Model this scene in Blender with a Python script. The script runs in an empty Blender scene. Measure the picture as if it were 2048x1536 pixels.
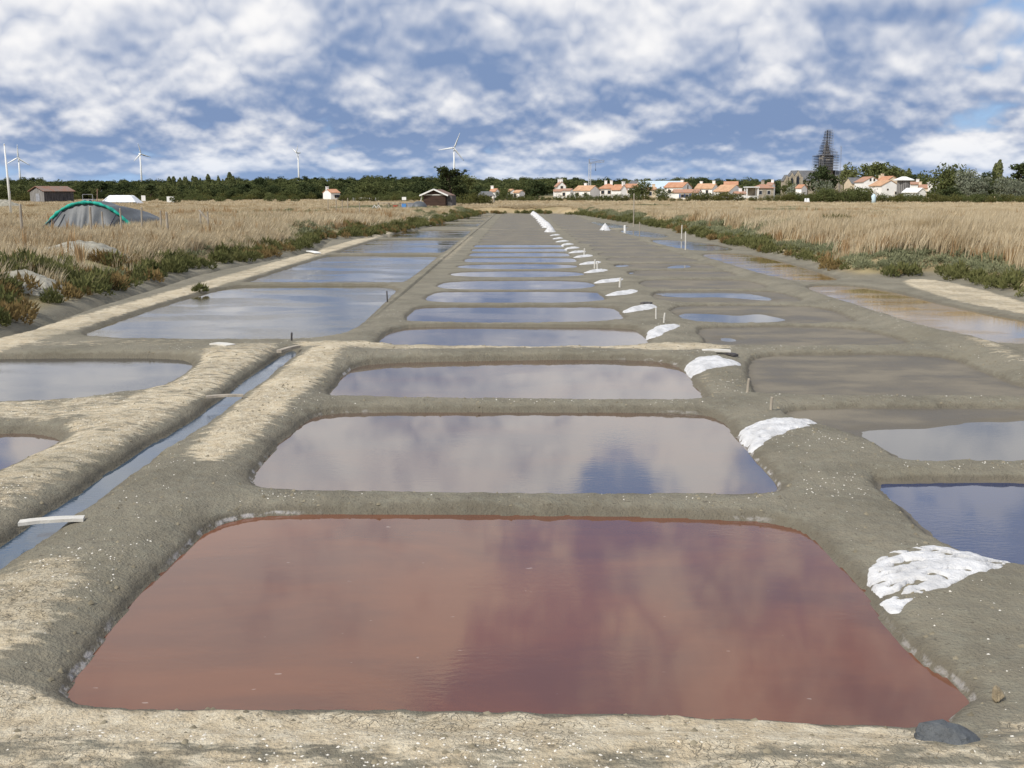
import bpy, math, random
import numpy as np
from mathutils import Matrix, Vector

R = math.radians
rng = np.random.default_rng(7)
random.seed(7)
scene = bpy.context.scene
COL = scene.collection

# ------------------------------------------------------------------ camera
CAM_H, F_PX = 3.0, 2100.0
PITCH = math.atan(380.0 / F_PX)
YAW = math.atan(14.0 * math.cos(PITCH) / F_PX)
cam_data = bpy.data.cameras.new('camera')
cam_data.sensor_width = 36.0
cam_data.lens = F_PX / 2048.0 * 36.0
cam_data.clip_start, cam_data.clip_end = 0.1, 12000.0
cam = bpy.data.objects.new('camera', cam_data)
COL.objects.link(cam)
cam.location = (0, 0, CAM_H)
cam.rotation_euler = (math.pi / 2 - PITCH, 0, YAW)
scene.camera = cam
CAM_R = np.array(cam.rotation_euler.to_matrix())

# ------------------------------------------------------------------ light
SUN_EL, SUN_AZ = 43.0, 225.0      # azimuth clockwise from +Y: behind left of the viewer
sdir = Vector((math.sin(R(SUN_AZ)) * math.cos(R(SUN_EL)), math.cos(R(SUN_AZ)) * math.cos(R(SUN_EL)), math.sin(R(SUN_EL))))
sun_data = bpy.data.lights.new('sun', 'SUN')
sun_data.energy = 3.7
sun_data.angle = R(0.53)
sun_data.color = (1.0, 0.95, 0.87)
sun = bpy.data.objects.new('sun', sun_data)
COL.objects.link(sun)
sun.rotation_euler = sdir.to_track_quat('Z', 'Y').to_euler()
sun.location = (-30, -20, 40)

scene.view_settings.view_transform = 'Standard'
scene.view_settings.look = 'None'
scene.view_settings.exposure = 0.08
scene.view_settings.gamma = 1.0
scene.view_settings.use_curve_mapping = False
scene.cycles.use_denoising = True
scene.cycles.max_bounces = 6
scene.cycles.diffuse_bounces = 3
scene.cycles.glossy_bounces = 3
scene.cycles.transmission_bounces = 3
scene.cycles.transparent_max_bounces = 8


class NT:
    """small helper for node trees"""
    def __init__(self, tree):
        self.t = tree
        tree.nodes.clear()

    def n(self, typ, props=None, **inp):
        nd = self.t.nodes.new(typ)
        for k, v in (props or {}).items():
            setattr(nd, k, v)
        for k, v in inp.items():
            key = int(k[1:]) if k[0] == '_' and k[1:].isdigit() else k.replace('_', ' ')
            self.set(nd.inputs[key], v)
        return nd

    def set(self, sock, v):
        if isinstance(v, bpy.types.NodeSocket):
            self.t.links.new(v, sock)
        elif v is not None:
            sock.default_value = v

    def math(self, op, a, b=None, c=None, clamp=False):
        nd = self.t.nodes.new('ShaderNodeMath')
        nd.operation = op
        nd.use_clamp = clamp
        for i, v in enumerate((a, b, c)):
            if v is not None:
                self.set(nd.inputs[i], v)
        return nd.outputs[0]

    def ramp(self, x, lo, hi, a=0.0, b=1.0, smooth=True):
        nd = self.t.nodes.new('ShaderNodeMapRange')
        nd.interpolation_type = 'SMOOTHSTEP' if smooth else 'LINEAR'
        nd.clamp = True
        self.set(nd.inputs[0], x)
        for i, v in zip((1, 2, 3, 4), (lo, hi, a, b)):
            self.set(nd.inputs[i], v)
        return nd.outputs[0]

    def mix(self, f, a, b, blend='MIX'):
        nd = self.t.nodes.new('ShaderNodeMix')
        nd.data_type = 'RGBA'
        nd.blend_type = blend
        self.set(nd.inputs[0], f)
        for i, v in ((6, a), (7, b)):
            if isinstance(v, tuple):
                v = (*v, 1.0) if len(v) == 3 else v
            self.set(nd.inputs[i], v)
        return nd.outputs[2]

    def noise(self, vec, scale, detail=4.0, rough=0.55, dist=0.0, dims='3D'):
        nd = self.t.nodes.new('ShaderNodeTexNoise')
        nd.noise_dimensions = dims
        self.set(nd.inputs['Vector'], vec)
        nd.inputs['Scale'].default_value = scale
        nd.inputs['Detail'].default_value = detail
        nd.inputs['Roughness'].default_value = rough
        nd.inputs['Distortion'].default_value = dist
        return nd.outputs[0]

    def scalevec(self, vec, s):
        nd = self.t.nodes.new('ShaderNodeMapping')
        self.set(nd.inputs[0], vec)
        nd.inputs['Scale'].default_value = s
        return nd.outputs[0]

    def attr(self, name):
        nd = self.t.nodes.new('ShaderNodeAttribute')
        nd.attribute_name = name
        return nd.outputs['Fac']


# ------------------------------------------------------------------ sky with broken cumulus
world = bpy.data.worlds.new('World')
scene.world = world
world.use_nodes = True
w = NT(world.node_tree)
sky = w.n('ShaderNodeTexSky', dict(sky_type='NISHITA', sun_disc=False, sun_elevation=R(SUN_EL), sun_rotation=R(SUN_AZ),
                                   altitude=5.0, air_density=1.0, dust_density=0.6, ozone_density=1.6))
tc = w.n('ShaderNodeTexCoord')
sep = w.n('ShaderNodeSeparateXYZ', _0=tc.outputs['Generated'])
dz = w.math('MAXIMUM', sep.outputs[2], 0.0)


SEED = 62.8
def cloud_noise(k):
    """broad cloud masses above, smaller puffs towards the horizon, rounded lumps on both"""
    out = []
    for sx, sz, e0, det, off in ((2.4, 0.85, 0.075, 5.0, 0.0), (10.5, 2.3, 0.075, 5.0, 5.3), (13.5, 3.6, 0.082, 3.0, 9.1)):
        zz = w.math('MULTIPLY', w.math('LOGARITHM', w.math('MULTIPLY', w.math('ADD', dz, e0), k), math.e), sz)
        vec = w.n('ShaderNodeCombineXYZ', X=w.math('MULTIPLY', sep.outputs[0], sx), Y=w.math('MULTIPLY', sep.outputs[1], sx),
                  Z=w.math('ADD', zz, SEED + off)).outputs[0]
        out.append(w.noise(vec, 1.0, det, 0.52, 0.0))
    wt = w.ramp(dz, 0.015, 0.15, 0.30, 0.82)
    s = w.n('ShaderNodeMix', dict(data_type='FLOAT'), _0=wt, _2=out[1], _3=out[0]).outputs[0]
    bil = w.math('ABSOLUTE', w.math('MULTIPLY_ADD', out[2], 2.0, -1.0))
    return w.math('ADD', s, w.math('MULTIPLY_ADD', bil, 0.15, -0.03))


n0 = cloud_noise(1.0)
n1 = cloud_noise(1.20)
n2 = cloud_noise(1.04)
cover = w.ramp(w.math('SUBTRACT', n0, w.ramp(dz, 0.17, 0.30, 0.0, 0.055)), 0.35, 0.435)
lit = w.math('ADD', w.math('MULTIPLY', w.math('SUBTRACT', n0, n1), 3.0), w.math('MULTIPLY', w.math('SUBTRACT', n0, n2), 4.4))
lit2 = w.math('ADD', w.math('ADD', lit, w.ramp(w.noise(tc.outputs['Generated'], 3.1, 2.0, 0.5), 0.36, 0.62, 0.08, 0.44)), w.ramp(dz, 0.10, 0.28, 0.0, 0.50), clamp=True)
cl = w.mix(w.ramp(lit2, -0.10, 1.0), (1.85, 2.75, 4.7), (9.2, 9.1, 9.1))
skyc = w.mix(0.65, sky.outputs[0], (2.0, 3.9, 7.6))
skyc = w.mix(w.ramp(dz, 0.015, 0.12, 0.7, 0.0), skyc, (3.7, 5.6, 8.2))
hz = w.ramp(dz, 0.0, 0.06, 0.38, 0.0)
col = w.mix(hz, w.mix(cover, skyc, cl), (3.6, 5.1, 7.6))
bg = w.n('ShaderNodeBackground', Color=col, Strength=0.1)
wo = w.n('ShaderNodeOutputWorld', Surface=bg.outputs[0])


# ------------------------------------------------------------------ projection helpers (pixel of the 2048 x 1536 photo -> place)
def ray(u, v):
    d = np.array([(u - 1024.0) / F_PX, -(v - 768.0) / F_PX, -1.0])
    return CAM_R @ d


def ground(u, v, z=0.0):
    d = ray(u, v)
    t = (z - CAM_H) / d[2]
    return np.array([d[0] * t, d[1] * t])


def at(u, v, Y):
    d = ray(u, v)
    t = Y / d[1]
    return np.array([d[0] * t, Y, CAM_H + d[2] * t])


def chaikin(p, n=2):
    p = np.asarray(p, float)
    for _ in range(n):
        q = np.roll(p, -1, axis=0)
        p = np.stack([p * 0.75 + q * 0.25, p * 0.25 + q * 0.75], 1).reshape(-1, 2)
    return p


def poly(pts, near_crest=0.0, n=2):
    out = []
    for t in pts:
        if t[0] == 'w':
            out.append(np.array(t[1:3], float))
        else:
            out.append(ground(*t))
    return chaikin(np.array(out), n)


# ------------------------------------------------------------------ numpy noise and distance fields
def _hash(ix, iy, s):
    h = (ix.astype(np.int64) * 374761393 + iy.astype(np.int64) * 668265263 + s * 974634123) & 0x7fffffff
    h = ((h ^ (h >> 13)) * 1274126177) & 0x7fffffff
    h = h ^ (h >> 16)
    return (h & 0xffff) / 65535.0


def vnoise(x, y, s=0):
    ix, iy = np.floor(x), np.floor(y)
    fx, fy = x - ix, y - iy
    fx, fy = fx * fx * (3 - 2 * fx), fy * fy * (3 - 2 * fy)
    a, b = _hash(ix, iy, s), _hash(ix + 1, iy, s)
    c, d = _hash(ix, iy + 1, s), _hash(ix + 1, iy + 1, s)
    return (a * (1 - fx) + b * fx) * (1 - fy) + (c * (1 - fx) + d * fx) * fy


def fbm(x, y, s=0, o=4):
    t, a, k = 0.0, 0.5, 1.0
    for i in range(o):
        t = t + a * (vnoise(x * k, y * k, s + i * 17) - 0.5)
        a *= 0.5
        k *= 2.03
    return t


def sstep(a, b, x):
    t = np.clip((x - a) / (b - a), 0, 1)
    return t * t * (3 - 2 * t)


def sdf(P, x, y):
    """signed distance (negative inside) of points to polygon P"""
    best = np.full(x.shape, 1e18)
    inside = np.zeros(x.shape, bool)
    n = len(P)
    for i in range(n):
        ax, ay = P[i]
        bx, by = P[(i + 1) % n]
        ex, ey = bx - ax, by - ay
        l2 = ex * ex + ey * ey + 1e-12
        wx, wy = x - ax, y - ay
        t = np.clip((wx * ex + wy * ey) / l2, 0, 1)
        dx, dy = wx - t * ex, wy - t * ey
        best = np.minimum(best, dx * dx + dy * dy)
        if ay != by:
            c = ((ay > y) != (by > y)) & (x < (bx - ax) * (y - ay) / (by - ay) + ax)
            inside ^= c
    d = np.sqrt(best)
    return np.where(inside, -d, d)


# ------------------------------------------------------------------ plan of the salt works (traced outlines, laid on the ground)
def rect(x0, x1, y0, y1, r=0.5):
    r = min(r, (x1 - x0) * 0.45, (y1 - y0) * 0.45)
    return chaikin([(x0 + r, y0), (x1 - r, y0), (x1, y0 + r), (x1, y1 - r), (x1 - r, y1), (x0 + r, y1), (x0, y1 - r), (x0, y0 + r)], 2)


PAN = []       # main pans with brine
PAN.append(poly([(128, 1408), (150, 1362), (200, 1278), (300, 1170), (385, 1082), (440, 1046), (520, 1032), (700, 1028), (1000, 1028),
                 (1300, 1033), (1500, 1040), (1600, 1056), (1652, 1095), (1720, 1168), (1775, 1262), (1850, 1332), (1960, 1398),
                 (1905, 1436), (1880, 1466), (1700, 1464), (1500, 1452), (1300, 1444), (1000, 1436), (700, 1430), (400, 1430), (200, 1426)]))
PAN.append(poly([(495, 970), (512, 942), (560, 888), (600, 846), (645, 828), (760, 824), (1100, 824), (1390, 826), (1442, 838),
                 (1482, 882), (1530, 940), (1572, 990), (1520, 997), (1300, 997), (1000, 995), (700, 991), (530, 987)]))
PAN.append(poly([(648, 795), (682, 758), (705, 735), (760, 726), (1000, 721), (1200, 719), (1340, 723), (1372, 745), (1412, 800),
                 (1390, 807), (1200, 806), (900, 803), (690, 800)]))
PAN.append(poly([(746, 690), (790, 657), (860, 653), (1040, 654), (1258, 656), (1282, 665), (1310, 697), (1100, 700), (900, 698), (775, 695)]))
PAN.append(poly([(803, 645), (830, 616), (870, 613), (1100, 613), (1220, 613), (1237, 622), (1258, 648), (1000, 650), (850, 648)]))
PAN.append(poly([(840, 606), (865, 586), (900, 583), (1190, 583), (1200, 588), (1217, 606), (1000, 608)]))
PAN.append(poly([(868, 579), (886, 563), (1000, 561), (1178, 561), (1198, 579), (1000, 580)]))
PAN.append(poly([(893, 555), (910, 542.5), (1160, 541.5), (1174, 555)], n=2))
PAN.append(poly([(909, 539), (921, 528.5), (1148, 527.5), (1161, 538.5)], n=2))
y_last = float(PAN[-1][:, 1].max())
PITCH_Y = 4.42
FAR = []       # drained pans further on
for k in range(26):
    y0 = y_last + 0.8 + k * PITCH_Y
    if y0 + 3.7 > 164:
        break
    q = rect(-2.60 + 0.15 * rng.random(), 2.50 + 0.15 * rng.random(), y0, y0 + 3.62, 0.55)
    if k < 4:
        PAN.append(q)
    else:
        FAR.append(q)
CANAL = poly([('w', -4.29, 1.0), (0, 1146), (167, 1033), (249, 969), (328, 907), (410, 858), (496, 790), (556, 743), (597, 709), (590, 701),
              (574, 705), (485, 763), (403, 831), (301, 889), (219, 944), (133, 1002), (0, 1090), ('w', -4.762, 1.0)], n=1)
LEFT = [poly([(140, 680), (215, 648), (400, 588), (470, 573), (640, 572), (803, 572), (775, 602), (735, 642), (676, 683), (400, 685)])]
for (yn, yf) in ((570, 511.5), (509.5, 479.5), (478, 461.5), (455, 446.5), (445.5, 441), (440, 435.5), (435, 431)):
    a, b = ground(1038, yn)[1] + 0.25, ground(1038, yf)[1]
    LEFT.append(rect(-9.45 + (0.0 if a < 80 else (a - 80) * 0.034), -3.87, a, b, 0.3))
POOLL = [poly([('w', -10.65, 18.8), (0, 717), (250, 716), (335, 717), (385, 722), (388, 738), (345, 770), (290, 790), (160, 804), (0, 812), ('w', -10.65, 14.5)]),
         poly([('w', -10.65, 12.6), (0, 866), (60, 866), (108, 872), (128, 882), (92, 908), (0, 950), ('w', -5.925, 8.2), ('w', -10.65, 7.6)])]
RPOND = [poly([(1934, 692), (1760, 632), (1588, 573), (1690, 570), (1790, 584), (1900, 614), (2048, 643), (2200, 668), (2260, 694), (2100, 694)]),
         poly([(1383, 507), (1490, 507), (1560, 522), (1640, 546), (1694, 563), (1580, 567), (1480, 538)]),
         poly([(1288, 480), (1350, 480), (1430, 489), (1484, 502), (1376, 503)]),
         poly([(1228, 460), (1290, 462), (1352, 474), (1286, 477)]),
         poly([(1172, 442), (1225, 447), (1268, 456), (1220, 457)]),
         poly([('w', 9.375, 18.4), ('w', 13.2, 18.4), ('w', 13.8, 8.0), ('w', 9.6, 8.0)])]
# right hand row of drained pans, some with pools
RB = [poly([(1746, 970), (1765, 964), (2048, 963), ('w', 8.025, 10.4), ('w', 8.1, 6.7), (2060, 1146), (1960, 1132), (1880, 1092), (1800, 1032)]),
      poly([(1562, 822), (1700, 819), (2048, 817), ('w', 7.95, 14.3), ('w', 8.1, 11.1), (2048, 931), (1805, 931), (1770, 905), (1690, 866), (1590, 846)]),
      poly([(1495, 740), (1505, 716), (1600, 711), (1890, 711), (1960, 745), (2050, 778), ('w', 8.1, 15.3), (2048, 798), (1515, 798), (1498, 780)]),
      poly([(1395, 668), (1400, 657), (1500, 655), (1700, 656), (1770, 672), (1838, 692), (1700, 698), (1400, 697), (1410, 685)])]
for i in (4, 5, 6, 7, 8, 9, 10, 11, 12):
    y0, y1 = PAN[i][:, 1].min(), PAN[i][:, 1].max()
    RB.append(rect(3.9 + 0.25 * rng.random(), 8.1 + 0.1 * rng.random(), y0 - 0.1, y1 + 0.05, 0.7))
for q in FAR:
    RB.append(rect(3.75, 8.0, q[:, 1].min(), q[:, 1].max(), 0.7))
POOL = [RB[0],
        poly([(1694, 862), (1800, 856), (1850, 857), (1890, 850), (1930, 846), (1965, 842), (2010, 845), (2048, 838), ('w', 7.8, 13.2), ('w', 8.025, 11.2),
              (2048, 931), (1805, 931), (1765, 902)]),
        poly([(1440, 676), (1468, 677), (1472, 683), (1445, 683)]),
        poly([(1345, 645), (1352, 627), (1400, 627), (1450, 629), (1475, 632), (1520, 627), (1560, 636), (1580, 644), (1450, 647)]),
        poly([(1288, 586), (1340, 584.5), (1450, 585), (1510, 588), (1560, 602), (1500, 600), (1440, 594), (1390, 596), (1340, 594)]),
        poly([(1232, 549), (1242, 542), (1276, 543), (1266, 547), (1250, 551)]),
        poly([(1216, 535), (1214, 529), (1250, 528), (1264, 532), (1240, 534)]),
        poly([(1325, 536), (1350, 531), (1374, 529), (1386, 535), (1350, 537)])]

MARSH = np.array([(-12.2, 3.6), (-11.9, 15.0)] + [tuple(ground(*p)) for p in
                 ((0, 668), (150, 617), (350, 557), (420, 541), (520, 522), (612, 504), (640, 483), (720, 478), (800, 466), (890, 446), (930, 437), (972, 428.5),
                  (1060, 428), (1150, 430), (1200, 437), (1300, 453), (1400, 476), (1500, 502), (1560, 514), (1640, 540), (1700, 561), (1800, 559), (1850, 555), (1960, 577), (2048, 606))]
                 + [(15.0, 20.0), (15.7, 3.6)])

# dry, pale clay crust
DRY = [(poly([(-300, 1424), (130, 1424), (700, 1426), (1300, 1440), (1800, 1470), (1850, 1560), (1000, 1545), (500, 1540), (-300, 1510)]), 1.5),
       (poly([(-500, 1500), (2200, 1490), (2200, 1900), (-500, 1900)]), 0.5),
       (poly([(-200, 1190), (60, 1150), (160, 1148), (178, 1195), (90, 1300), (60, 1350), (-200, 1400)]), 0.7),
       (poly([(365, 945), (430, 870), (500, 805), (560, 757), (640, 702), (700, 700), (650, 765), (575, 830), (450, 955)]), 0.85),
       (poly([(-200, 1010), (60, 905), (180, 845), (330, 780), (420, 700), (580, 694), (500, 752), (330, 862), (170, 955), (-100, 1110)]), 0.62),
       (poly([(570, 690), (1000, 697), (1400, 697), (1480, 706), (1360, 720), (1200, 706), (1000, 708), (760, 712), (620, 706)]), 0.75),
       (poly([(-200, 815), (0, 818), (200, 808), (260, 815), (230, 850), (120, 860), (0, 852), (-200, 852)]), 0.6),
       (poly([(0, 692), (400, 690), (420, 702), (0, 704)]), 0.35),
       (np.array([(-10.6, 15), (-9.65, 15), (-9.65, 80), (-6.7, 165), (-7.7, 165), (-10.6, 80)]), 0.85),
       (poly([(1790, 566), (1850, 560), (1960, 582), (2048, 612), (2200, 660), (2048, 636), (1900, 606)]), 0.8),
       (poly([(1360, 745), (1410, 800), (1440, 800), (1400, 748)]), 0.5),
       (poly([(1640, 690), (1790, 689), (1800, 696), (1650, 699)]), 0.45),
       (poly([(1900, 692), (1990, 700), (2048, 745), (2048, 755), (1960, 716)]), 0.5),
       (poly([(1960, 1500), (2060, 1450), (2200, 1500), (2100, 1600), (1950, 1600)]), 0.45),
       (np.array([(-4.5, 90), (9, 90), (9, 92.5), (-4.5, 92.5)]), 0.4),
       (np.array([(-3.7, 48), (-3.15, 48), (-3.15, 75), (-3.7, 75)]), 0.42)]


def grow(start, stop, s0, k):
    out, v = [start], start
    while v < stop:
        s = s0 * (1 + k * abs(v - start))
        v += s
        out.append(min(v, stop))
    return out


half = list(np.arange(0, 5.0, 0.030)) + grow(5.0, 22.0, 0.042, 0.18)[0:] + grow(22.0, 75.0, 0.25, 0.10)[1:] + grow(75.0, 5200.0, 2.0, 0.06)[1:]
half = np.array(sorted(set(np.round(half, 4))))
GX = np.concatenate([-half[:0:-1], half])
GY = np.array(sorted(set(np.round(list(np.arange(-400, -10, 30.0)) + grow(-10, 4.4, 0.9, 0.0) + list(np.arange(4.4, 9.0, 0.03)) + grow(9.0, 50.0, 0.045, 0.055)
                                  + grow(50.0, 182.0, 0.2, 0.012)[1:] + grow(182.0, 6000.0, 2.0, 0.05)[1:], 4))))
NX, NY = len(GX), len(GY)
print('terrain grid', NX, NY, NX * NY)
XX, YY = np.meshgrid(GX, GY)


def field(polys, margin):
    D = np.full(XX.shape, margin)
    for P in polys:
        i0, i1 = np.searchsorted(GX, [P[:, 0].min() - margin, P[:, 0].max() + margin])
        j0, j1 = np.searchsorted(GY, [P[:, 1].min() - margin, P[:, 1].max() + margin])
        if i1 > i0 and j1 > j0:
            s = sdf(P, XX[j0:j1, i0:i1], YY[j0:j1, i0:i1])
            D[j0:j1, i0:i1] = np.minimum(D[j0:j1, i0:i1], s)
    return D


WATERS = PAN + LEFT + POOLL + RPOND + [CANAL]
d_wat = field(WATERS, 1.2)
d_mud = field(RB + FAR, 1.2)
d_pool = field(POOL, 1.2)
d_marsh = field([MARSH], 60.0)
wob = fbm(XX * 1.7, YY * 1.7, 3, 3) * 0.10 + fbm(XX * 9, YY * 9, 11, 3) * 0.05
dw = d_wat + wob
dm = d_mud + wob * 1.4
dp = d_pool + wob + fbm(XX * 0.9, YY * 2.2, 31, 4) * 0.22 - 0.10
d = np.minimum(dw, dm)
Hloc = 0.062 + 0.045 * sstep(-2.7, -3.2, XX) * sstep(20.5, 19.5, YY) * sstep(-6.5, -5.7, XX)
Hloc += 0.05 * np.exp(-((YY - 18.9) / 0.7) ** 2) * (XX < 3.6) * (XX > -10.5)
Hloc += 0.08 * sstep(5.4, 5.0, YY)
Hloc += 0.12 * sstep(8.0, 8.6, XX) * sstep(9.5, 8.9, XX)
Hloc += 0.015 * sstep(2.55, 3.2, XX) * sstep(4.1, 3.5, XX)
dd = np.maximum(d, 0)
low = 1 - np.where(XX < -3.5, 0.15, 0.70 - 0.38 * sstep(3.2, 3.8, XX) * sstep(60, 45, YY)) * sstep(20.5, 34, YY)
Hloc *= low
Z = 0.052 * low * sstep(-0.015, 0.045, d) + Hloc * (1 - np.exp(-(dd / 0.19) ** 1.35))
bed_w = -0.07 * sstep(0.0, 0.22, -dw)
bed_m = 0.016 + 0.028 * fbm(XX * 0.7, YY * 1.9, 5, 4) + 0.010 * fbm(XX * 5, YY * 5, 8, 3)
bed_m = np.maximum(bed_m, 0.006)
bed_m = np.where(dp < 0.35, np.minimum(bed_m, 0.008 + 0.06 * dp), bed_m)
bed_m = np.maximum(bed_m, -0.05)
Z = np.where(dw < 0, bed_w, np.where(dm < 0, bed_m * sstep(0, -0.08, dm) + 0.01 * sstep(-0.08, 0, dm), Z))
land = sstep(0.0, 0.15, d)
Z += low * land * (fbm(XX * 2.2, YY * 2.2, 41, 4) * 0.045 + fbm(XX * 11, YY * 11, 43, 3) * 0.03)
# ledge cracks along the steep left bank of the first pan and canal edges
Z += 0.03 * low * land * sstep(0.25, 0.06, d) * (vnoise(XX * 7, YY * 7, 77) - 0.35)
# bank and fields outside the works
b = d_marsh + fbm(XX * 0.25, YY * 0.25, 51, 3) * 0.9
bank = sstep(-0.1, 3.4, b)
lump = fbm(XX * 0.35, YY * 0.35, 61, 4)
zb = bank * (0.86 + 0.42 * lump * sstep(0.5, 4, b)) + 0.05 * sstep(-0.1, 0.3, b)
side_l = sstep(-7.5, -9, XX) * (YY > 14)
ditch = np.exp(-((d_marsh + 0.42) / 0.22) ** 2) * side_l * 0.22
Z = Z - ditch
far_y = sstep(230, 420, YY)
rise_r = far_y * 0.9 * sstep(-45, 45, XX)
hill = sstep(480, 980, YY) * (8.5 + 7.0 * fbm(XX * 0.005, YY * 0.003, 71, 3)) * (0.75 + 0.25 * sstep(500, -100, XX))
Z = np.where(b > -0.1, np.maximum(Z * (1 - bank), 0) + zb, Z) + rise_r + hill
# viewer's mound
near = sstep(4.3, 0.4, YY)
Z = np.where(YY < 4.4, Z * (1 - near) + near * 1.4 * sstep(60, 20, np.abs(XX)) + near * 1.2 * sstep(20, 60, np.abs(XX)), Z)

dry = np.zeros_like(Z)
for P, a in DRY:
    i0, i1 = np.searchsorted(GX, [P[:, 0].min() - 1, P[:, 0].max() + 1])
    j0, j1 = np.searchsorted(GY, [P[:, 1].min() - 1, P[:, 1].max() + 1])
    if i1 > i0 and j1 > j0:
        s = sdf(P, XX[j0:j1, i0:i1], YY[j0:j1, i0:i1])
        dry[j0:j1, i0:i1] = np.maximum(dry[j0:j1, i0:i1], a * sstep(0.28, -0.22, s))
dry *= sstep(0.02, 0.2, d)
mudbed = sstep(0.03, -0.05, dm) * (dw > 0)
rim = np.zeros_like(Z)
for P in PAN[:3]:
    i0, i1 = np.searchsorted(GX, [P[:, 0].min() - 1, P[:, 0].max() + 1])
    j0, j1 = np.searchsorted(GY, [P[:, 1].min() - 1, P[:, 1].max() + 1])
    rim[j0:j1, i0:i1] = 1.0
rim *= sstep(-0.12, 0.1, vnoise(XX * 0.8, YY * 0.8, 91) - 0.5) * sstep(1.7, 2.3, np.abs(XX))


def bilerp(A, x, y):
    x, y = np.asarray(x, float), np.asarray(y, float)
    i = np.clip(np.searchsorted(GX, x) - 1, 0, NX - 2)
    j = np.clip(np.searchsorted(GY, y) - 1, 0, NY - 2)
    fx = np.clip((x - GX[i]) / (GX[i + 1] - GX[i]), 0, 1)
    fy = np.clip((y - GY[j]) / (GY[j + 1] - GY[j]), 0, 1)
    return (A[j, i] * (1 - fx) + A[j, i + 1] * fx) * (1 - fy) + (A[j + 1, i] * (1 - fx) + A[j + 1, i + 1] * fx) * fy


def hz_at(x, y):
    return bilerp(Z, x, y)


# ------------------------------------------------------------------ object helpers
def tag(o, label=None, cat=None, group=None, kind=None):
    if label:
        o['label'] = label
    if cat:
        o['category'] = cat
    if group:
        o['group'] = group
    if kind:
        o['kind'] = kind
    return o


def mesh_np(name, verts, faces, smooth=False):
    """verts (N,3); faces (M,3|4) array or list of lists"""
    me = bpy.data.meshes.new(name)
    if isinstance(faces, np.ndarray):
        m, k = faces.shape
        me.vertices.add(len(verts))
        me.vertices.foreach_set('co', np.asarray(verts, np.float32).ravel())
        me.loops.add(m * k)
        me.loops.foreach_set('vertex_index', faces.astype(np.int32).ravel())
        me.polygons.add(m)
        me.polygons.foreach_set('loop_start', np.arange(0, m * k, k, dtype=np.int32))
        me.polygons.foreach_set('loop_total', np.full(m, k, np.int32))
        me.update(calc_edges=True)
    else:
        me.from_pydata([tuple(map(float, v)) for v in verts], [], [tuple(f) for f in faces])
        me.update()
    if smooth:
        me.polygons.foreach_set('use_smooth', np.ones(len(me.polygons), bool))
    return me


def link(name, me, mat=None, parent=None, loc=None):
    o = bpy.data.objects.new(name, me)
    COL.objects.link(o)
    if mat is not None and me is not None and not me.materials:
        me.materials.append(mat)
    if parent is not None:
        o.parent = parent
    if loc is not None:
        o.location = loc
    return o


def empty(name, loc, rz=0.0, s=1.0):
    o = bpy.data.objects.new(name, None)
    COL.objects.link(o)
    o.location = tuple(float(v) for v in loc)
    o.rotation_euler = (0, 0, rz)
    o.scale = (s, s, s)
    o.empty_display_size = 0.2
    return o


def add_attr(me, name, arr, typ='FLOAT'):
    a = me.attributes.new(name, typ, 'POINT')
    key = {'FLOAT': 'value', 'INT': 'value', 'FLOAT_VECTOR': 'vector'}[typ]
    a.data.foreach_set(key, np.ascontiguousarray(arr, np.int32 if typ == 'INT' else np.float32).ravel())


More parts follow.
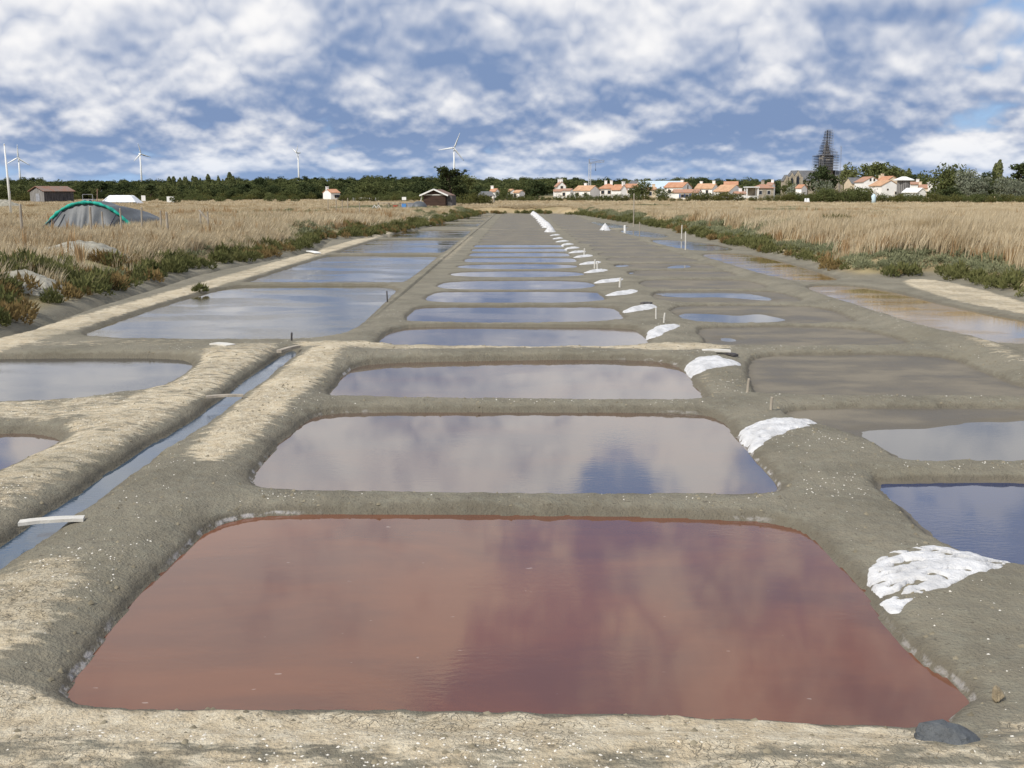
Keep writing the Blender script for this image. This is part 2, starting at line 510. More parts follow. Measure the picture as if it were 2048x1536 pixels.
class MB:
    def __init__(self):
        self.v, self.f = [], []

    def add(self, vs, fs):
        b0 = len(self.v)
        self.v += [tuple(map(float, q)) for q in vs]
        self.f += [tuple(i + b0 for i in q) for q in fs]
        return self

    def box(self, c, s, rz=0.0, taper=1.0, skew=(0, 0)):
        cx, cy, cz = c
        sx, sy, sz = s[0] / 2, s[1] / 2, s[2] / 2
        vs = []
        ca, sa = math.cos(rz), math.sin(rz)
        for k, (z, t) in enumerate(((-sz, 1.0), (sz, taper))):
            for (x, y) in ((-sx, -sy), (sx, -sy), (sx, sy), (-sx, sy)):
                x, y = x * t + skew[0] * k, y * t + skew[1] * k
                vs.append((cx + x * ca - y * sa, cy + x * sa + y * ca, cz + z))
        return self.add(vs, [(0, 3, 2, 1), (4, 5, 6, 7), (0, 1, 5, 4), (1, 2, 6, 5), (2, 3, 7, 6), (3, 0, 4, 7)])

    def bar(self, a, b, wd, ht=None):
        ht = ht or wd
        a, b = Vector(a), Vector(b)
        dr = (b - a).normalized()
        up = Vector((0, 0, 1)) if abs(dr.z) < 0.9 else Vector((1, 0, 0))
        s = dr.cross(up).normalized() * wd / 2
        u = s.cross(dr).normalized() * ht / 2
        vs = [a - s - u, a + s - u, a + s + u, a - s + u, b - s - u, b + s - u, b + s + u, b - s + u]
        return self.add(vs, [(0, 3, 2, 1), (4, 5, 6, 7), (0, 1, 5, 4), (1, 2, 6, 5), (2, 3, 7, 6), (3, 0, 4, 7)])

    def tube(self, pts, rad, n=8, cap=True):
        pts = [Vector(p) for p in pts]
        rad = rad if hasattr(rad, '__len__') else [rad] * len(pts)
        vs, fs = [], []
        for i, p in enumerate(pts):
            dr = (pts[min(i + 1, len(pts) - 1)] - pts[max(i - 1, 0)]).normalized()
            up = Vector((0, 0, 1)) if abs(dr.z) < 0.95 else Vector((1, 0, 0))
            s = dr.cross(up).normalized()
            u = s.cross(dr).normalized()
            for k in range(n):
                a = 2 * math.pi * k / n
                vs.append(p + s * math.cos(a) * rad[i] + u * math.sin(a) * rad[i])
        for i in range(len(pts) - 1):
            for k in range(n):
                fs.append((i * n + k, i * n + (k + 1) % n, (i + 1) * n + (k + 1) % n, (i + 1) * n + k))
        if cap:
            fs.append(tuple(range(n))[::-1])
            fs.append(tuple((len(pts) - 1) * n + k for k in range(n)))
        return self.add(vs, fs)

    def mesh(self, name, smooth=False):
        me = bpy.data.meshes.new(name)
        me.from_pydata(self.v, [], self.f)
        me.update()
        if smooth:
            me.polygons.foreach_set('use_smooth', np.ones(len(me.polygons), bool))
        return me

    def build(self, name, mat, parent=None, smooth=False, loc=None):
        return link(name, self.mesh(name, smooth), mat, parent, loc)


# ------------------------------------------------------------------ materials
MATS = {}


def base_mat(name):
    m = bpy.data.materials.new(name)
    m.use_nodes = True
    MATS[name] = m
    return m, NT(m.node_tree)


def simple(name, c, rough=0.8, var=0.12, scale=3.0, spec=0.3, bump=0.15, c2=None, stretch=None, metallic=0.0):
    m, t = base_mat(name)
    tcn = t.n('ShaderNodeTexCoord').outputs['Object']
    if stretch:
        tcn = t.scalevec(tcn, stretch)
    n1_ = t.noise(tcn, scale, 5.0, 0.6)
    n2_ = t.noise(tcn, scale * 6, 4.0, 0.6)
    k = t.ramp(n1_, 0.35, 0.65)
    dark = c2 or tuple(q * (1 - 2 * var) for q in c)
    cc = t.mix(k, dark, c)
    cc = t.mix(t.ramp(n2_, 0.4, 0.75, 0.0, 0.5), cc, tuple(q * (1 - var) for q in c))
    p = t.n('ShaderNodeBsdfPrincipled', Base_Color=cc, Roughness=rough, Metallic=metallic)
    p.inputs['Specular IOR Level'].default_value = spec
    if bump:
        bp = t.n('ShaderNodeBump', Height=n2_, Strength=bump, Distance=0.02)
        t.set(p.inputs['Normal'], bp.outputs[0])
    t.n('ShaderNodeOutputMaterial', Surface=p.outputs[0])
    return m


def ground_mat():
    m, t = base_mat('ground')
    pos = t.n('ShaderNodeNewGeometry').outputs['Position']
    dryA, bankA, edgeA, rimA, bedA = (t.attr(a) for a in ('dry', 'bank', 'edge', 'rim', 'bed'))
    n_a = t.noise(pos, 0.9, 6, 0.6)
    n_b = t.noise(pos, 7.0, 6, 0.65)
    n_c = t.noise(pos, 38.0, 4, 0.6)
    streak = t.noise(t.scalevec(pos, (3.2, 9.0, 3.0)), 1.0, 6, 0.68)
    grey = t.mix(t.ramp(n_a, 0.3, 0.7), (0.150, 0.135, 0.100), (0.222, 0.200, 0.150))
    grey = t.mix(t.ramp(n_b, 0.42, 0.72, 0, 0.6), grey, (0.225, 0.215, 0.165))
    grey = t.mix(t.ramp(n_c, 0.55, 0.75, 0, 0.5), grey, (0.13, 0.115, 0.085))
    dryc = t.mix(t.ramp(n_b, 0.35, 0.7), (0.47, 0.39, 0.265), (0.60, 0.535, 0.405))
    dryc = t.mix(t.ramp(n_c, 0.5, 0.72, 0, 0.55), dryc, (0.36, 0.285, 0.19))
    dm_ = t.math('ADD', dryA, t.math('MULTIPLY', t.math('SUBTRACT', streak, 0.5), 1.9))
    dk = t.math('MULTIPLY', t.ramp(dm_, 0.30, 0.70), t.ramp(dryA, 0.02, 0.2))
    c = t.mix(dk, grey, dryc)
    lg = t.noise(pos, 0.33, 3, 0.5)
    c = t.mix(t.ramp(lg, 0.5, 0.68, 0, 0.35), c, (0.165, 0.15, 0.105))
    spk = t.ramp(t.noise(pos, 16.0, 2, 0.5), 0.66, 0.72, 0, 0.55)
    c = t.mix(spk, c, (0.085, 0.07, 0.05))
    # drained pan floors: browner, smoother mud with damp streaks
    damp = t.noise(t.scalevec(pos, (0.6, 1.0, 1.0)), 1.0, 5, 0.6)
    bedc = t.mix(t.ramp(damp, 0.36, 0.66), (0.10, 0.087, 0.067), (0.185, 0.162, 0.123))
    c = t.mix(bedA, c, bedc)
    # damp at the water line
    c = t.mix(t.ramp(t.math('ADD', edgeA, t.math('MULTIPLY', t.math('SUBTRACT', n_b, 0.5), 0.22)), 0.17, 0.02, 0, 0.55), c, (0.105, 0.09, 0.066))
    salt = t.math('MULTIPLY', t.math('MULTIPLY', t.ramp(edgeA, 0.03, 0.015), t.ramp(edgeA, -0.02, 0.0)), rimA)
    c = t.mix(t.math('MULTIPLY', salt, t.ramp(n_b, 0.46, 0.6)), c, (0.36, 0.34, 0.325))
    soil = t.mix(t.ramp(n_a, 0.3, 0.7), (0.27, 0.205, 0.115), (0.40, 0.31, 0.17))
    soil = t.mix(t.ramp(t.noise(pos, 0.11, 4, 0.6), 0.45, 0.62, 0, 0.6), soil, (0.17, 0.16, 0.07))
    soil = t.mix(t.attr('wood'), soil, (0.045, 0.052, 0.022))
    c = t.mix(bankA, c, soil)
    vor = t.n('ShaderNodeTexVoronoi', dict(feature='DISTANCE_TO_EDGE'), Vector=t.n('ShaderNodeVectorMath', dict(operation='ADD'), _0=pos, _1=t.n('ShaderNodeTexNoise', Vector=pos, Scale=5.0).outputs['Color']).outputs[0], Scale=7.5).outputs[0]
    crack = t.math('MULTIPLY', t.ramp(vor, 0.0, 0.05, -0.55, 0.0), t.math('MULTIPLY', dk, t.ramp(n_a, 0.45, 0.6)))
    hgt = t.math('ADD', t.math('ADD', t.math('MULTIPLY', n_b, 0.6), t.math('MULTIPLY', n_c, 0.4)), crack)
    hgt = t.math('MULTIPLY', hgt, t.ramp(bedA, 0, 1, 1.0, 0.25))
    bp = t.n('ShaderNodeBump', Height=hgt, Strength=0.9, Distance=0.07)
    rough = t.math('SUBTRACT', 0.95, t.math('MULTIPLY', bedA, t.ramp(damp, 0.66, 0.36, 0.05, 0.42)))
    p = t.n('ShaderNodeBsdfPrincipled', Base_Color=c, Roughness=rough, Normal=bp.outputs[0])
    p.inputs['Specular IOR Level'].default_value = 0.35
    t.n('ShaderNodeOutputMaterial', Surface=p.outputs[0])
    return m


def water_mat(name, c, c2, ripple=0.02, ior=1.42, patch=0.5, rscale=9.0, spots=True):
    m, t = base_mat(name)
    pos = t.n('ShaderNodeNewGeometry').outputs['Position']
    n_a = t.noise(t.scalevec(pos, (0.42, 0.75, 1)), 1.0, 5, 0.6, 0.6)
    n_b = t.noise(t.scalevec(pos, (1.6, 5.0, 1)), 1.0, 6, 0.65)
    cc = t.mix(t.ramp(n_a, 0.36, 0.64), c, c2)
    cc = t.mix(t.ramp(n_b, 0.45, 0.75, 0, 0.18), cc, tuple(min(1, q * 1.35) for q in c))
    if spots:
        fl = t.ramp(t.noise(t.scalevec(pos, (7, 16, 1)), 1.0, 2, 0.5), 0.745, 0.765, 0, 0.32)
        cc = t.mix(fl, cc, (0.55, 0.47, 0.42))
    rp = t.noise(t.scalevec(pos, (1.0, 2.6, 1)), rscale, 3, 0.55)
    msk = t.ramp(t.noise(t.scalevec(pos, (0.3, 0.6, 1)), 1.0, 3, 0.5), 0.5 - patch * 0.2, 0.62, 0.12, 1.0)
    bp = t.n('ShaderNodeBump', Height=t.math('MULTIPLY', rp, msk), Strength=1.0, Distance=ripple)
    p = t.n('ShaderNodeBsdfPrincipled', Base_Color=cc, Roughness=0.012, IOR=ior, Normal=bp.outputs[0])
    p.inputs['Specular IOR Level'].default_value = 0.5
    t.n('ShaderNodeOutputMaterial', Surface=p.outputs[0])
    return m


def leaf_mat(name, c, c2, trans=0.25, obj_var=0.35, patch=None):
    m, t = base_mat(name)
    pos = t.n('ShaderNodeNewGeometry')
    oi = t.n('ShaderNodeObjectInfo').outputs['Random']
    k = t.math('ADD', t.math('MULTIPLY', pos.outputs['Random Per Island'], 1 - obj_var), t.math('MULTIPLY', oi, obj_var))
    cc = t.mix(k, c, c2)
    if patch:
        loc = t.n('ShaderNodeObjectInfo').outputs['Location']
        pn = t.noise(loc, 0.16, 4, 0.65)
        cc = t.mix(t.ramp(pn, 0.50, 0.68, 0, 0.75), cc, patch)
        cc = t.mix(t.ramp(t.noise(loc, 0.45, 3, 0.6), 0.55, 0.72, 0, 0.6), cc, (0.80, 0.71, 0.52))
    df = t.n('ShaderNodeBsdfDiffuse', Color=cc, Roughness=0.5)
    tr = t.n('ShaderNodeBsdfTranslucent', Color=cc)
    mx = t.n('ShaderNodeMixShader', _0=trans, _1=df.outputs[0], _2=tr.outputs[0])
    t.n('ShaderNodeOutputMaterial', Surface=mx.outputs[0])
    return m


ground_mat()
water_mat('brine_red', (0.160, 0.066, 0.037), (0.12, 0.054, 0.036), 0.0010, 1.42, 0.2)
water_mat('brine_mauve', (0.11, 0.066, 0.045), (0.09, 0.062, 0.048), 0.0006, 2.75, 0.2, spots=False)
water_mat('brine_pale', (0.12, 0.09, 0.072), (0.10, 0.08, 0.07), 0.0012, 2.6, 0.2, spots=False)
water_mat('pond', (0.115, 0.095, 0.055), (0.085, 0.075, 0.05), 0.005, 1.8, 0.5, 7.0, spots=False)
water_mat('pond_brown', (0.26, 0.175, 0.075), (0.22, 0.15, 0.07), 0.004, 1.5, 0.3, 8.0, spots=False)
water_mat('pool_blue', (0.035, 0.033, 0.035), (0.03, 0.03, 0.034), 0.002, 1.9, 0.3, spots=False)
water_mat('canal_w', (0.03, 0.06, 0.105), (0.03, 0.055, 0.085), 0.003, 1.8, 0.4, 10.0, spots=False)
water_mat('deep_blue', (0.012, 0.028, 0.092), (0.010, 0.024, 0.078), 0.002, 1.55, 0.3, spots=False)  # reflected blue sky is put into the base colour of this water
simple('salt', (0.64, 0.64, 0.645), 0.75, 0.14, 5.0, 0.3, 0.9)
simple('shell', (0.78, 0.74, 0.66), 0.6, 0.1, 20.0, 0.4, 0.0)
simple('slate', (0.085, 0.095, 0.105), 0.55, 0.2, 6.0, 0.4, 0.6)
simple('clay_lump', (0.33, 0.27, 0.18), 0.9, 0.2, 12.0, 0.2, 0.6)
simple('grey_clay', (0.36, 0.34, 0.28), 0.95, 0.22, 2.5, 0.2, 0.9)
simple('old_wood', (0.42, 0.37, 0.30), 0.8, 0.18, 4.0, 0.3, 0.4, stretch=(1, 1, 0.3))
simple('pale_board', (0.62, 0.60, 0.55), 0.7, 0.1, 5.0, 0.3, 0.2)
simple('dark_wood', (0.045, 0.043, 0.045), 0.85, 0.25, 2.0, 0.3, 0.4, c2=(0.13, 0.12, 0.12), stretch=(3, 3, 0.25))
simple('grey_wood', (0.27, 0.26, 0.25), 0.85, 0.2, 2.0, 0.3, 0.4, stretch=(3, 3, 0.25))
simple('brown_wood', (0.085, 0.05, 0.038), 0.8, 0.2, 2.0, 0.3, 0.4, stretch=(0.4, 1, 3))
simple('white_paint', (0.78, 0.78, 0.76), 0.6, 0.05, 1.0, 0.3, 0.1)
simple('white_wall', (0.84, 0.83, 0.80), 0.85, 0.05, 0.6, 0.2, 0.1)
simple('cream_wall', (0.68, 0.57, 0.42), 0.85, 0.06, 0.6, 0.2, 0.1)
simple('stone_wall', (0.42, 0.37, 0.29), 0.9, 0.2, 1.2, 0.2, 0.3)
simple('terracotta', (0.43, 0.21, 0.12), 0.85, 0.14, 0.8, 0.2, 0.3, c2=(0.50, 0.28, 0.175))
simple('terracotta_pale', (0.54, 0.33, 0.20), 0.85, 0.12, 0.8, 0.2, 0.3)
simple('old_tiles', (0.42, 0.22, 0.14), 0.9, 0.15, 0.8, 0.2, 0.3, c2=(0.33, 0.22, 0.17))
simple('rust', (0.24, 0.125, 0.085), 0.8, 0.2, 0.8, 0.3, 0.2, c2=(0.20, 0.155, 0.13))
simple('slate_roof', (0.105, 0.11, 0.12), 0.7, 0.2, 0.8, 0.4, 0.2, c2=(0.16, 0.155, 0.15))
simple('hall_roof', (0.50, 0.60, 0.66), 0.5, 0.04, 0.2, 0.4, 0.0)
simple('glass_dark', (0.03, 0.035, 0.045), 0.15, 0.1, 1.0, 0.5, 0.0)
simple('blue_shutter', (0.08, 0.13, 0.28), 0.7, 0.1, 1.0, 0.3, 0.0)
simple('net_green', (0.02, 0.40, 0.31), 0.7, 0.2, 3.0, 0.3, 0.5)
simple('tarp_grey', (0.095, 0.105, 0.115), 0.5, 0.15, 1.5, 0.4, 0.35)
simple('tarp_white', (0.80, 0.82, 0.84), 0.5, 0.04, 1.0, 0.4, 0.2)
simple('steel_dark', (0.055, 0.06, 0.085), 0.5, 0.2, 2.0, 0.4, 0.0)
simple('steel_grey', (0.30, 0.31, 0.34), 0.5, 0.15, 2.0, 0.4, 0.0)
simple('crane_paint', (0.62, 0.63, 0.64), 0.5, 0.1, 1.0, 0.4, 0.0)
simple('blue_plastic', (0.10, 0.28, 0.62), 0.4, 0.1, 1.0, 0.5, 0.0)
simple('pale_blue', (0.55, 0.70, 0.78), 0.6, 0.06, 1.0, 0.4, 0.0)
simple('red_plastic', (0.60, 0.13, 0.07), 0.5, 0.1, 1.0, 0.5, 0.0)
simple('bark', (0.12, 0.09, 0.065), 0.9, 0.2, 3.0, 0.2, 0.5)
leaf_mat('dry_blade', (0.40, 0.315, 0.195), (0.70, 0.61, 0.44), 0.25, 0.5, (0.36, 0.27, 0.15))
leaf_mat('rust_blade', (0.30, 0.20, 0.105), (0.45, 0.31, 0.17), 0.25, 0.5)
leaf_mat('seablite', (0.085, 0.098, 0.036), (0.21, 0.205, 0.085), 0.2, 0.4)
leaf_mat('seablite_rust', (0.19, 0.145, 0.06), (0.30, 0.205, 0.095), 0.2, 0.5)
leaf_mat('purslane', (0.15, 0.17, 0.095), (0.30, 0.30, 0.18), 0.15, 0.4)
leaf_mat('leaf_dark', (0.030, 0.044, 0.020), (0.085, 0.102, 0.045), 0.15, 0.35)
leaf_mat('leaf_mid', (0.060, 0.078, 0.030), (0.150, 0.162, 0.065), 0.2, 0.35)
leaf_mat('leaf_light', (0.095, 0.115, 0.045), (0.185, 0.195, 0.085), 0.2, 0.35)
leaf_mat('leaf_silver', (0.130, 0.150, 0.105), (0.26, 0.27, 0.20), 0.15, 0.35)
leaf_mat('leaf_olive', (0.075, 0.080, 0.028), (0.155, 0.150, 0.055), 0.2, 0.35)
M = MATS

# ------------------------------------------------------------------ the ground, one sheet to the horizon
idx = np.arange(NX * NY).reshape(NY, NX)
quads = np.stack([idx[:-1, :-1], idx[:-1, 1:], idx[1:, 1:], idx[1:, :-1]], -1).reshape(-1, 4)
gme = mesh_np('ground', np.stack([XX, YY, Z], -1).reshape(-1, 3), quads, True)
add_attr(gme, 'dry', dry)
add_attr(gme, 'edge', np.clip(np.minimum(np.minimum(dw, np.where(dm < 0.02, dp, 9)), np.abs(dm + 0.02) * 1.2 + 0.02), -1, 1))
add_attr(gme, 'rim', rim)
add_attr(gme, 'wood', sstep(390, 470, YY) * np.maximum(sstep(0.0, -12, XX), sstep(520, 580, YY)))
add_attr(gme, 'bed', mudbed)
add_attr(gme, 'bank', np.maximum(sstep(0.1, 0.9, b), sstep(4.2, 3.4, YY)))
g_obj = link('ground', gme, M['ground'])
tag(g_obj, 'grey clay ground of the salt works with dykes, banks and dry fields', kind='structure')


# ------------------------------------------------------------------ water sheets
def offset_poly(P, r):
    q = np.roll(P, -1, 0) - np.roll(P, 1, 0)
    q /= np.linalg.norm(q, axis=1, keepdims=True) + 1e-9
    area = np.sum(P[:, 0] * np.roll(P[:, 1], -1) - np.roll(P[:, 0], -1) * P[:, 1])
    nrm = np.stack([q[:, 1], -q[:, 0]], 1) * (1 if area > 0 else -1)
    return P + nrm * r


def sheet(name, P, mat, off=0.14, z=0.0):
    Q = offset_poly(P, off)
    area = np.sum(Q[:, 0] * np.roll(Q[:, 1], -1) - np.roll(Q[:, 0], -1) * Q[:, 1])
    if area < 0:
        Q = Q[::-1]
    me = mesh_np(name, [(x, y, z) for x, y in Q], [list(range(len(Q)))])
    o = link(name, me, mat)
    return tag(o, kind='structure')


for i, P in enumerate(PAN):
    sheet('pan_water', P, M['brine_red'] if i == 0 else M['brine_mauve'] if i < 3 else M['brine_pale'])
for P in LEFT:
    sheet('pond_water', P, M['pond'])
sheet('pond_water', POOLL[0], M['pool_blue'])
sheet('pond_water', POOLL[1], M['brine_mauve'])
for i, P in enumerate(RPOND):
    sheet('pond_water', P, M['pond_brown'] if i < 2 else M['pond'])
sheet('canal_water', CANAL, M['canal_w'], 0.1)
for i, P in enumerate(POOL):
    sheet('pool_water', P, M['deep_blue' if i == 0 else 'pool_blue'], 0.25, 0.0)


# ------------------------------------------------------------------ shells and salt on the dykes
def shells():
    N = 170000
    x = rng.uniform(-7, 9, N)
    y = 4.6 + 24 * rng.random(N) ** 1.6
    dv = bilerp(np.minimum(dw, dm), x, y)
    dr = bilerp(dry, x, y)
    cl_ = fbm(x * 0.9, y * 0.9, 5, 3)
    pr = (sstep(0.12, 0.3, dv)) * (0.10 + 0.9 * sstep(0.02, 0.16, cl_)) * (0.95 - 0.5 * dr)
    pr *= np.clip(9.0 / y, 0.25, 1.0) * 0.62
    keep = rng.random(N) < pr
    x, y = x[keep], y[keep]
    z = hz_at(x, y)
    n = len(x)
    s = 0.0035 + 0.009 * rng.random(n) ** 2.6
    vs, fs = [], []
    base = np.array([[1, 0, 0], [0.2, 0.8, 0], [-0.9, 0.35, 0], [-0.55, -0.75, 0], [0.5, -0.7, 0], [0, 0, 0.75]])
    tri = np.array([[0, 1, 5], [1, 2, 5], [2, 3, 5], [3, 4, 5], [4, 0, 5]])
    a = rng.random(n) * 6.28
    ca, sa = np.cos(a)[:, None], np.sin(a)[:, None]
    bx = base[None, :, 0] * (0.7 + 0.6 * rng.random((n, 6))) * 1.25
    by = base[None, :, 1] * (0.7 + 0.6 * rng.random((n, 6)))
    V = np.stack([(bx * ca - by * sa) * s[:, None] + x[:, None], (bx * sa + by * ca) * s[:, None] + y[:, None],
                  base[None, :, 2] * s[:, None] + z[:, None] - 0.002], -1)
    F = (np.arange(n)[:, None, None] * 6 + tri[None]).reshape(-1, 3)
    o = link('shell_fragments', mesh_np('shell_fragments', V.reshape(-1, 3), F), M['shell'])
    tag(o, 'tiny white shell fragments scattered over the clay dykes', 'shells', kind='stuff')
    print('shells', n)


shells()


def crumbs():
    N = 70000
    x = rng.uniform(-7, 9, N)
    y = 4.6 + 17 * rng.random(N) ** 1.5
    dv = bilerp(np.minimum(dw, dm), x, y)
    pr = sstep(0.05, 0.1, dv) * (0.12 + sstep(0.26, 0.1, dv) * 0.35 + 0.5 * sstep(0.04, 0.2, fbm(x * 1.1, y * 1.1, 77, 3)))
    keep = rng.random(N) < pr * 0.5
    x, y = x[keep], y[keep]
    n = len(x)
    s = 0.006 + 0.022 * rng.random(n) ** 3
    base = np.array([[1, 0, 0], [0.3, 0.95, 0], [-0.8, 0.6, 0], [-0.8, -0.6, 0], [0.3, -0.95, 0], [0.15, 0.1, 0.8]])
    tri = np.array([[0, 1, 5], [1, 2, 5], [2, 3, 5], [3, 4, 5], [4, 0, 5]])
    jit = 0.65 + 0.7 * rng.random((n, 6, 3))
    V = base[None] * jit * s[:, None, None] + np.stack([x, y, hz_at(x, y) - 0.002], 1)[:, None, :]
    F = (np.arange(n)[:, None, None] * 6 + tri[None]).reshape(-1, 3)
    o = link('clay_crumbs', mesh_np('clay_crumbs', V.reshape(-1, 3), F), M['clay_crumb'])
    tag(o, 'loose crumbs of dried clay on the dykes', 'crumbs', kind='stuff')


simple('clay_crumb', (0.27, 0.235, 0.165), 0.95, 0.25, 8.0, 0.2, 0.0)
crumbs()


def salt_patch(P, thick, label, group=None, holes=0.0, res=0.03, rot_streak=0.5, peak=None):
    x0, y0 = P.min(0) - 0.05
    x1, y1 = P.max(0) + 0.05
    nx, ny = max(8, int((x1 - x0) / res)), max(8, int((y1 - y0) / res))
    gx, gy = np.meshgrid(np.linspace(x0, x1, nx), np.linspace(y0, y1, ny))
    s = sdf(P, gx, gy) + fbm(gx * 6, gy * 6, 3, 3) * 0.10
    cx, cy = P.mean(0)
    ca, sa = math.cos(rot_streak), math.sin(rot_streak)
    ux, uy = (gx * ca + gy * sa), (-gx * sa + gy * ca)
    hol = vnoise(ux * 5.0, uy * 17.0, 14) * 0.55 + vnoise(ux * 13, uy * 34, 15) * 0.45
    th = thick * sstep(0.02, -0.25, s) + 0.012 * sstep(0.0, -0.03, s) - 0.02 * sstep(-0.01, 0.04, s)
    th = th + (0.014 + 0.25 * thick) * fbm(gx * 9, gy * 9, 21, 4)
    if holes:
        th = th - 0.06 * sstep(0.93 - holes, 1.07 - holes, hol)
    if peak is not None:
        th = th + peak * np.clip(1 - np.hypot((gx - cx) / 0.5, (gy - cy) / 0.5), 0, 1) ** 1.2
    ok = (s < 0.06)
    zz = hz_at(gx.ravel(), gy.ravel()).reshape(gx.shape) + th
    ids = np.arange(nx * ny).reshape(ny, nx)
    q = np.stack([ids[:-1, :-1], ids[:-1, 1:], ids[1:, 1:], ids[1:, :-1]], -1).reshape(-1, 4)
    okq = ok[:-1, :-1] & ok[1:, 1:]
    q = q[okq.ravel()]
    # drop unused points
    used = np.unique(q)
    rem = np.full(nx * ny, -1)
    rem[used] = np.arange(len(used))
    Vv = np.stack([gx, gy, zz], -1).reshape(-1, 3)[used]
    c = Vv.mean(0)
    o = link('salt_heap', mesh_np('salt_heap', Vv - c, rem[q], True), M['salt'], loc=c)
    return tag(o, label, 'salt heap', group)


SALT_G = 'harvested salt along the path between the pans'
salt_patch(poly([(1720, 1160), (1760, 1136), (1850, 1118), (1935, 1120), (2035, 1145), (2000, 1166), (1920, 1192), (1820, 1224), (1788, 1250), (1766, 1222), (1740, 1190)], n=1),
           0.015, 'broad spread of white salt with grey mud showing through, beside the deep blue pool', SALT_G, 0.36, 0.012, 0.2)
salt_patch(poly([(1474, 878), (1500, 866), (1560, 854), (1645, 852), (1620, 870), (1560, 886), (1512, 912), (1496, 902)], n=1),
           0.025, 'white salt spread on the path beside the pan mirroring clouds', SALT_G, 0.27, 0.02, 0.3)
salt_patch(poly([(1365, 742), (1385, 734), (1440, 729), (1495, 738), (1440, 748), (1388, 762)], n=1),
           0.035, 'white salt spread on the path just before the pale cross dyke', SALT_G, 0.0, 0.03)
salt_patch(poly([(1288, 674), (1318, 662), (1365, 659), (1345, 671), (1303, 687)], n=1),
           0.05, 'white salt heap on the path just beyond the pale cross dyke', SALT_G, 0.0, 0.04)
ORD = iter('second third fourth fifth sixth seventh eighth ninth tenth eleventh twelfth thirteenth'.split())
for cx_, cy_, wx in ((1280, 624, 40), (1244, 590, 36), (1218, 565, 32), (1192, 545, 26), (1180, 529, 24), (1167, 515, 21), (1155, 506, 19), (1143, 498, 17), (1133, 490.5, 15),
                     (1124, 484, 14), (1116, 478, 12), (1110, 471.5, 11)):
    c0 = ground(cx_, cy_)
    wd = wx / F_PX * c0[1]
    a = np.linspace(0, 2 * math.pi, 14, endpoint=False)
    P = np.stack([c0[0] + wd * np.cos(a), c0[1] + 0.42 * np.sin(a) + 0.5 * np.cos(a)], 1)
    salt_patch(P, 0.075, 'narrow white salt ridge beside the %s pan beyond the pale cross dyke' % next(ORD), 'narrow salt ridges along the path', 0.0, 0.06)
for cx_, cy_ in ((1100, 464.5), (1095, 456), (1091, 452.5), (1087.5, 449), (1084, 445.5), (1081, 442), (1077.5, 438.5), (1074.5, 435.5), (1071.5, 433), (1069, 431), (1066.5, 429.3)):
    c0 = ground(cx_, cy_)
    a = np.linspace(0, 2 * math.pi, 14, endpoint=False)
    P = np.stack([c0[0] + (0.42 + 0.1 * rng.random()) * np.cos(a), c0[1] + 0.5 * np.sin(a)], 1)
    salt_patch(P, 0.12, 'small pointed white salt cone at the far end of the path', 'pointed salt cones at the far end of the path', 0.0, 0.06, peak=0.42)
c0 = ground(1210, 461)
a = np.linspace(0, 2 * math.pi, 14, endpoint=False)
salt_patch(np.stack([c0[0] + 0.45 * np.cos(a), c0[1] + 0.5 * np.sin(a)], 1), 0.1, 'lone pointed white salt cone on the far right dyke', None, 0.0, 0.09, peak=0.5)


# ------------------------------------------------------------------ stones, stakes, boards
def rock(name, c, size, seed, mat, label, cat, rz=0.0):
    import bmesh
    bm = bmesh.new()
    bmesh.ops.create_icosphere(bm, subdivisions=4, radius=1.0)
    r = np.random.default_rng(seed)
    pl = r.normal(size=(11, 3))
    pl /= np.linalg.norm(pl, axis=1, keepdims=True)
    of = 0.52 + 0.3 * r.random(11)
    for v in bm.verts:
        p = np.array(v.co)
        k = pl @ p
        m = np.min(np.where(k > 1e-3, of / np.maximum(k, 1e-3), 9))
        p = p * min(1.0, m)
        p = p * (1 + 0.035 * math.sin(p[0] * 9 + seed) * math.sin(p[1] * 11) + 0.02 * math.sin(p[2] * 23 + p[0] * 17))
        v.co = Vector(p * np.array(size) / 2)
    me = bpy.data.meshes.new(name)
    bm.to_mesh(me)
    bm.free()
    o = link(name, me, mat, loc=c)
    o.rotation_euler = (0.1, 0.05, rz)
    return tag(o, label, cat)


p = ground(1880, 1492, 0.1)
rock('slate_stone', (p[0], p[1] - 0.02, 0.10), (0.44, 0.29, 0.28), 5, M['slate'], 'dark blue grey slate stone wedged at the end of the pale front dyke', 'stone', -0.15)
p = ground(1994, 1392, 0.12)
rock('clay_block', (p[0], p[1], float(hz_at(p[0], p[1])) + 0.04), (0.075, 0.08, 0.12), 9, M['clay_lump'], 'small upright brown clay block on the grey dyke by the red pan', 'stone', 0.6)

STAKES = [(1494, 788, 0.20, 'old_wood', 'short wooden stake at the corner of the large drained pan'),
          (1541, 823, 0.17, 'old_wood', 'short wooden stake beside the half drained pan with a cloudy pool'),
          (1312, 641, 0.26, 'pale_board', 'short pale peg on the path between the pans'), (1327, 648, 0.22, 'pale_board', None),
          (1239, 572, 0.3, 'pale_board', None), (1189, 535, 0.35, 'pale_board', None), (1195, 537, 0.3, 'pale_board', None), (1168, 510, 0.35, 'pale_board', None),
          (775, 604, 0.30, 'dark_wood', 'dark stake at the edge of the large left pond'), (583, 684, 0.16, 'dark_wood', 'short dark peg near the head of the canal'),
          (1371, 500, 0.95, 'pale_board', 'pale marker post standing in the rippled right pond'), (1363, 476, 0.9, 'pale_board', 'pale marker post by the foot of the right bank'),
          (1279, 467, 1.0, 'old_wood', 'thin wooden stake at the far right pond'), (1267, 452, 3.0, 'old_wood', 'tall thin wooden pole at the far right bank'),
          (1250, 460, 0.5, 'white_paint', 'small white marker block on the far right pond dyke')]
